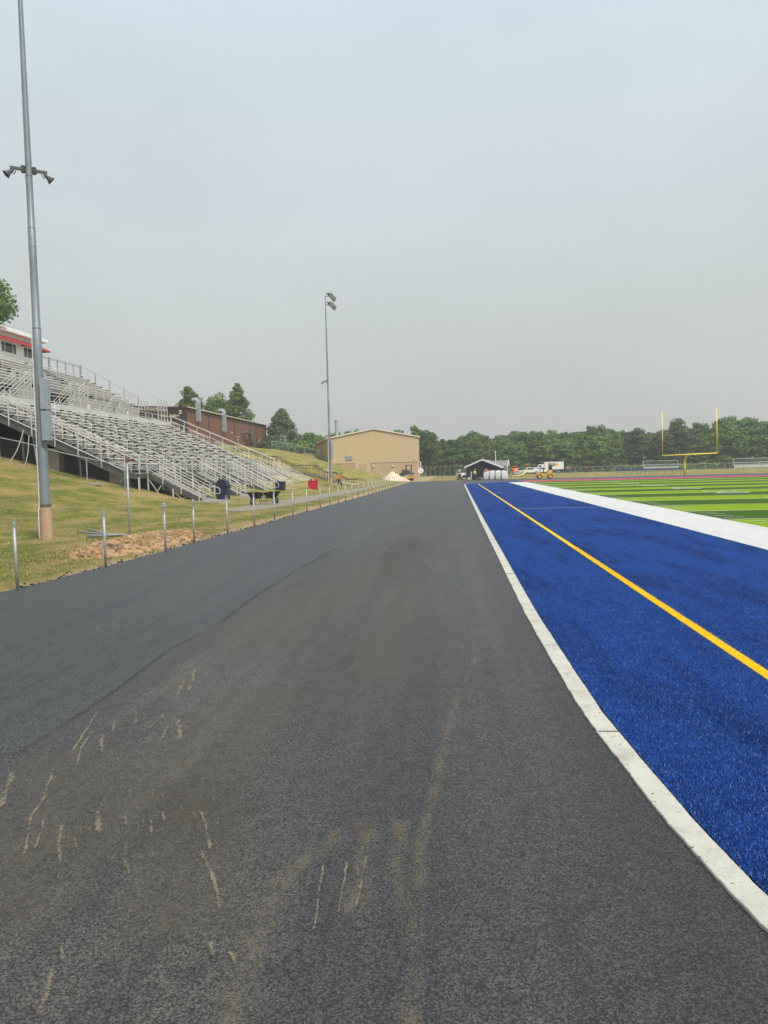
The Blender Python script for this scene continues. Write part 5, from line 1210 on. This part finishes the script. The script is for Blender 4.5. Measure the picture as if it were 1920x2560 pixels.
# ================================================================ people
def skin_mesh(name, pts, edges, radii, mat, parent, sub=1):
    me = bpy.data.meshes.new(name); me.from_pydata(pts, edges, []); o = bpy.data.objects.new(name, me); C.objects.link(o); o.parent = parent
    sm = o.modifiers.new('skin', 'SKIN'); sm.use_smooth_shade = True
    for i, r in enumerate(radii): v = me.skin_vertices[0].data[i]; v.radius = (r, r) if not isinstance(r, tuple) else r; v.use_root = (i == 0)
    ss = o.modifiers.new('sub', 'SUBSURF'); ss.levels = sub; ss.render_levels = sub; me.materials.append(mat); return o
def person(label, loc, rz, lean=0.0, step=.15, shirt='hiyellow', cap=None, arm=(.15, .1), H_=1.75):
    k_ = H_/1.75; t = thing('person', label, 'person', loc, rz); sl_, cl_ = sin(lean), cos(lean)
    def P_(x, y, z):   # local: faces +X, bend above the hip
        if z > .95: d = z-.95; return (x*k_+(d*sl_)*k_, y*k_, (.95+d*cl_)*k_)
        return (x*k_, y*k_, z*k_)
    J = [P_(0,0,.95), P_(0,0,1.15), P_(0,0,1.38), P_(0,0,1.50), P_(.02,0,1.60), P_(.02,0,1.70),
         P_(0,.10,.90), P_(step,.11,.50), P_(step-.03,.11,.10), P_(step+.14,.12,.04), P_(0,-.10,.90), P_(-step*.4,-.11,.50), P_(-step,-.11,.10), P_(-step+.15,-.12,.04),
         P_(0,.19,1.40), P_(.02,.25,1.14), P_(arm[0],.24,.96), P_(arm[0]+.06,.24,.88), P_(0,-.19,1.40), P_(.02,-.25,1.14), P_(arm[1],-.24,.94), P_(arm[1]+.06,-.24,.86)]
    E_ = [(0,1),(1,2),(2,3),(3,4),(4,5),(0,6),(6,7),(7,8),(8,9),(0,10),(10,11),(11,12),(12,13),(2,14),(14,15),(15,16),(16,17),(2,18),(18,19),(19,20),(20,21)]
    Rr = [.13,.12,.14,.055,.085,.08,.09,.062,.045,.04,.09,.062,.045,.04,.055,.043,.032,.03,.055,.043,.032,.03]
    skin_mesh('body', J, E_, [r*k_ for r in Rr], A['skin'], t)
    for s_ in (14, 18):      # fingers
        hp = Vector(J[s_+3])
        for f in range(4): skin_mesh('hand_finger', [hp, hp+Vector((.02+.01*f, .012*(f-1.5), -.05)), hp+Vector((.03, .012*(f-1.5), -.085+.006*abs(f-1)))], [(0,1),(1,2)], [.010,.009,.008], A['skin'], t, 0)
    si = [0,1,2,14,15,18,19]; mp_ = {a: b for b, a in enumerate(si)}
    skin_mesh('shirt', [J[i] for i in si], [(mp_[a], mp_[b]) for a, b in E_ if a in mp_ and b in mp_], [x*k_ for x in (.165,.155,.165,.075,.062,.075,.062)], A[shirt], t)
    si = [0,6,7,8,10,11,12]; mp_ = {a: b for b, a in enumerate(si)}
    skin_mesh('trousers', [J[i] for i in si], [(mp_[a], mp_[b]) for a, b in E_ if a in mp_ and b in mp_], [x*k_ for x in (.15,.108,.08,.065,.108,.08,.065)], A['denim'], t)
    for i in (8, 12): skin_mesh('shoe', [J[i], J[i+1]], [(0,1)], [.06, .05], A['black'], t, 1)
    h = Vector(J[5]); MB().lathe([(.02,.10),(.075,.075),(.095,.02),(.09,-.03)], 12, tuple(h+Vector((-.015,0,.015)))).build('cap' if cap else 'hair', A[cap] if cap else A['hair'], t, smooth=True)
    return t
person('person in an orange shirt and dark trousers bending forward by the far pole', (-13.35, 88.2, terrain(-13.35, 88.2)+.02), radians(-25), .42, .20, 'hiorange', arm=(.25,.2), H_=1.8)
person('worker in a fluorescent yellow vest standing before the black shed', (3.35, 132.4, 0), radians(-60), .04, .08, 'hiyellow', 'hiyellow', H_=1.75)
person('distant worker in orange standing right of the white box trailer', (31.2, 218, 0), radians(-90), .0, .1, 'hiorange', 'hiorange', H_=1.8)
person('distant bending worker in orange at the far fence left of the benches', (35.9, 214, 0), radians(-120), .9, .2, 'hiorange', 'hiorange', H_=1.8)

# ================================================================ trees
def crown_np(seed, R, H, z0, ncl, nleaf, size, kind='dec'):
    r = np.random.default_rng(seed)
    if kind == 'con':
        t = np.r_[r.uniform(0, .93, ncl-8), np.linspace(.8, .97, 8)]; rad = R*(1-t)**.85*(.5+.5*r.uniform(0, 1, ncl)); rad[-8:] *= .4; a = r.uniform(0, 2*pi, ncl)
        c = np.c_[rad*np.cos(a), rad*np.sin(a), z0+(H-z0)*t-.12*rad]; cr_ = R*.32*(1-t*.66); fl = np.array([1,1,.5])
    else:
        u = r.normal(size=(ncl, 3)); u /= np.linalg.norm(u, axis=1)[:, None]; q = r.uniform(.35, 1, ncl)**.5
        p_ = {'dec': .5, 'oval': .62, 'pine': .45}[kind]; hh = (H-z0)/2
        c = u*q[:, None]*np.array([R*.80, R*.80, hh*.90]); c[:, 2] += z0+hh
        tt = (c[:, 2]-z0)/(H-z0); w = 1-.55*np.clip(tt-p_, 0, 1)**1.3*1.8; c[:, 0] *= w; c[:, 1] *= w
        cr_ = R*r.uniform(.24, .40, ncl); fl = np.array([1, 1, .75]) if kind != 'pine' else np.array([1,1,.45])
    k_ = r.integers(0, ncl, nleaf); d = r.normal(size=(nleaf, 3)); d /= np.linalg.norm(d, axis=1)[:, None]
    rr = r.uniform(.55, 1.12, nleaf)[:, None]; P_ = c[k_]+d*rr*cr_[k_][:, None]*fl
    n = d*.6+r.normal(size=(nleaf, 3))*.55+np.array([0,0,.35]); n /= np.linalg.norm(n, axis=1)[:, None]
    t1 = np.cross(n, r.normal(size=(nleaf, 3))); t1 /= np.linalg.norm(t1, axis=1)[:, None]; t2 = np.cross(n, t1)
    s_ = size*r.uniform(.6, 1.3, nleaf)[:, None]
    V = np.stack([P_-t1*s_*.5-t2*s_*.22, P_+t1*s_*.15-t2*s_*.42, P_+t1*s_*.6+t2*s_*.1, P_-t1*s_*.1+t2*s_*.45], 1)
    V[:, :, 2] = np.maximum(V[:, :, 2], .05)
    return V.reshape(-1, 3), np.arange(nleaf*4).reshape(-1, 4)
def trunk_mb(H, r0, seed, z0, R):
    r = random.Random(seed); mb = MB(); mb.tube([(0,0,-.4),(r.uniform(-.1,.1),0,H*.35),(r.uniform(-.2,.2),r.uniform(-.2,.2),H*.65),(0,0,H*.80)], [r0,r0*.75,r0*.45,r0*.12], 8)
    for i in range(9):
        z = z0+(H-z0)*(.05+.75*i/9); a = r.uniform(0, 6.28); l = R*(.8-.5*i/9); mb.tube([(0,0,z),(cos(a)*l*.5,sin(a)*l*.5,z+l*.25),(cos(a)*l,sin(a)*l,z+l*.45)], [r0*.32,r0*.2,r0*.06], 5)
    return mb
def tree(name, label, loc, H, R, z0, mat, kind, ncl, nleaf, size, seed, group=None, r0=.22):
    t = thing(name, label, 'tree', loc, group=group)
    trunk_mb(H, r0, seed, z0, R).build('trunk', A['trunk'], t, smooth=True)
    v, f = crown_np(seed, R, H, z0, ncl, nleaf, size, kind); npmesh('crown', v, f, A[mat], t); return t
tree('maple_tree', 'big leafy tree rising behind the press box at the left edge', (-58.6, 90, 6.9), 25.5, 5.6, 3, 'leaf', 'oval', 90, 20000, .34, 11, r0=.35)
def T_(px, Y): return math.tan(atan((px-960)/1923)-yaw)*Y
tree('poplar_tree', 'green round headed tree behind the brick building, left of the pair', (T_(484, 172), 172, 6.9), 16.2, 3.0, 2.5, 'leafb', 'oval', 120, 17000, .34, 12)
tree('maple_tree', 'broad green tree in the middle behind the brick building roof', (T_(556, 182), 182, 6.9), 15.0, 4.4, 2, 'leaf', 'oval', 120, 16000, .36, 13)
tree('poplar_tree', 'tall pointed green tree right of the broad one behind the brick building', (T_(604, 178), 178, 6.9), 16.6, 5.6, 1, 'leafb', 'con', 170, 19000, .34, 14)
tree('spruce_tree', 'grey green spruce with a ragged pointed top right of the brick building', (T_(712, 172), 172, 5.2), 11.4, 6.2, .3, 'spruce', 'con', 150, 18000, .34, 15)
lab = ['dark rounded bush against the right end of the brick building', 'dark green tree below the spruce at the foot of its left side', 'bright green tree in front of the spruce on the bank', 'mid green tree right of the spruce above the bank', 'dark tree behind the far light pole left of the tan building', 'green tree beyond the bank just left of the tan building', 'green tree top showing behind the tan roof left of its chimney', 'tree top behind the tan roof right of its chimney', 'tree top above the middle of the tan roof', 'leafy tree behind the rising left slope of the tan roof','tree behind the tan building roof peak','tree behind the right slope of the tan roof','slim pointed tree above the right end of the tan roof','rounded tree just right of the tan building roof']
spec = [(690,160,1108,3.6,'leafd','dec'),(728,158,1112,3.0,'leafd','dec'),(756,158,1104,3.0,'leaf','dec'),(780,184,1088,3.8,'leaf','dec'),(800,190,1086,3.8,'leafd','dec'),(822,196,1080,4.0,'leafd','dec'),
        (842,200,1077,4.0,'leaf','dec'),(874,205,1080,4.0,'leaf','dec'),(905,205,1076,4.2,'leaf','dec'),(938,210,1074,4.0,'leafd','dec'),(966,212,1074,4.0,'leaf','dec'),(1000,212,1074,3.8,'leafd','dec'),(1042,214,1058,2.6,'leaf','oval'),(1072,208,1074,4.2,'leafd','dec')]
for i, (px, Y, ty, R, m, kd) in enumerate(spec):
    x = T_(px, Y); z = max(0, terrain(x, Y)); z = z if Y < 186 else 2.0
    top = 2+((1176-.026*(px-960))-ty)*(Y*.9956-x*.093)/1923
    tree('bank_tree', lab[i], (x, Y, z), (top-z)*1.03, R, .2, m, kd, 44, 5600, .42, 40+i)
# the treeline beyond the far fence: six shapes, copied
kinds = [('leaf','dec',13.4,3.6),('leafd','dec',13.0,3.9),('leafb','dec',12.2,3.4),('pine','pine',13.6,2.9),('leafd','oval',14.0,3.2),('leaf','con',13.0,3.2),('pine','pine',13.8,3.3)]
KL = ['mid green leafy tree in the dense treeline beyond the far fence','dark broad tree in the dense treeline beyond the far fence','light green leafy tree in the dense treeline beyond the far fence','dark flat branched pine in the treeline behind the goal post','tall dark oval tree in the dense treeline beyond the far fence','green narrow pointed tree in the dense treeline beyond the far fence','tall dark conifer in the treeline behind the goal post']
KN = ['broadleaf_tree','broadleaf_tree','broadleaf_tree','pine_tree','broadleaf_tree','pointed_tree','pine_tree']
tp = {}
def top_y(px):
    xs_ = [1060,1100,1150,1200,1255,1280,1350,1400,1470,1500,1560,1600,1650,1700,1740,1790,1810,1830,1870,1920,2000]; ys_ = [1092,1096,1082,1079,1094,1084,1083,1080,1067,1076,1074,1070,1066,1057,1066,1062,1040,1055,1048,1046,1044]
    return float(np.interp(px, xs_, ys_))
ti = 0
for row, (Y, dpx) in enumerate(((232, 29), (243, 27), (256, 25))):
    px = 1072+row*9
    while px < 2010:
        cx_ = T_(px, Y); hor = 1176-.026*(px-960); ztarget = 2+(hor-top_y(px))*Y/1923
        ztarget *= rng.uniform(.72, .98) if row == 0 else (rng.uniform(.82, 1.06) if row == 1 else rng.uniform(.90, 1.13))
        pine = 1555 < px < 1735
        kd = rng.choice((3, 3, 6, 3, 1)) if pine else rng.choice((0, 0, 1, 1, 2, 4, 4, 5))
        if kd not in tp:
            m, k2, H, R = kinds[kd]; t = tree(KN[kd], KL[kd], (0,0,0), H, R, (.3 if kd not in (3,) else 3.0), m, k2, 55, 5200, .50, 80+kd, 'trees of the far treeline'); tp[kd] = t
        else: t = copy_tree(tp[kd])
        s_ = ztarget/kinds[kd][2]; w_ = rng.uniform(.9, 1.45)
        t.location = (cx_, Y+rng.uniform(-3, 3), 0); t.scale = (w_, w_, s_); t.rotation_euler = (0, 0, rng.uniform(0, 6.28)); px += dpx*rng.uniform(.8, 1.2)
r = np.random.default_rng(5); n = 34000; X = r.uniform(-30, 125, n); Z = r.uniform(0, 1, n)**.8*9.0; Yv = 262+r.uniform(0, 5, n)+2*np.sin(X*.3)
P_ = np.c_[X, Yv, Z]; d = r.normal(size=(n, 3)); d /= np.linalg.norm(d, axis=1)[:, None]; t1 = np.cross(d, r.normal(size=(n, 3))); t1 /= np.linalg.norm(t1, axis=1)[:, None]; t2 = np.cross(d, t1)
V = np.stack([P_-t1*.6, P_-t2*.5, P_+t1*.6, P_+t2*.5], 1)
tag(npmesh('woodland_understory', V.reshape(-1, 3), np.arange(n*4).reshape(-1, 4), A['leafd']), kind='stuff')
n = 9000; X = r.uniform(-8, 118, n); Z = np.abs(r.normal(0, .9, n)); P_ = np.c_[X, 228.5+r.uniform(0, 3, n), Z]
d = r.normal(size=(n, 3)); d /= np.linalg.norm(d, axis=1)[:, None]; t1 = np.cross(d, r.normal(size=(n, 3))); t1 /= np.linalg.norm(t1, axis=1)[:, None]; t2 = np.cross(d, t1)
V = np.stack([P_-t1*.35, P_-t2*.3, P_+t1*.35, P_+t2*.3], 1); tag(npmesh('undergrowth', V.reshape(-1, 3), np.arange(n*4).reshape(-1, 4), A['leaf']), kind='stuff')

# ================================================================ smoke haze
hz = MB().box((-90, -18, -1.5), (150, 290, 36)).build('haze', bpy.data.materials.new('haze_air')); tag(hz, kind='stuff')
hm = hz.data.materials[0]; hm.use_nodes = True; t_ = hm.node_tree; t_.nodes.clear()
o_ = t_.nodes.new('ShaderNodeOutputMaterial'); v_ = t_.nodes.new('ShaderNodeVolumePrincipled'); t_.links.new(v_.outputs[0], o_.inputs['Volume'])
v_.inputs['Color'].default_value = (.86, .88, .90, 1); v_.inputs['Density'].default_value = .0006; v_.inputs['Anisotropy'].default_value = .2
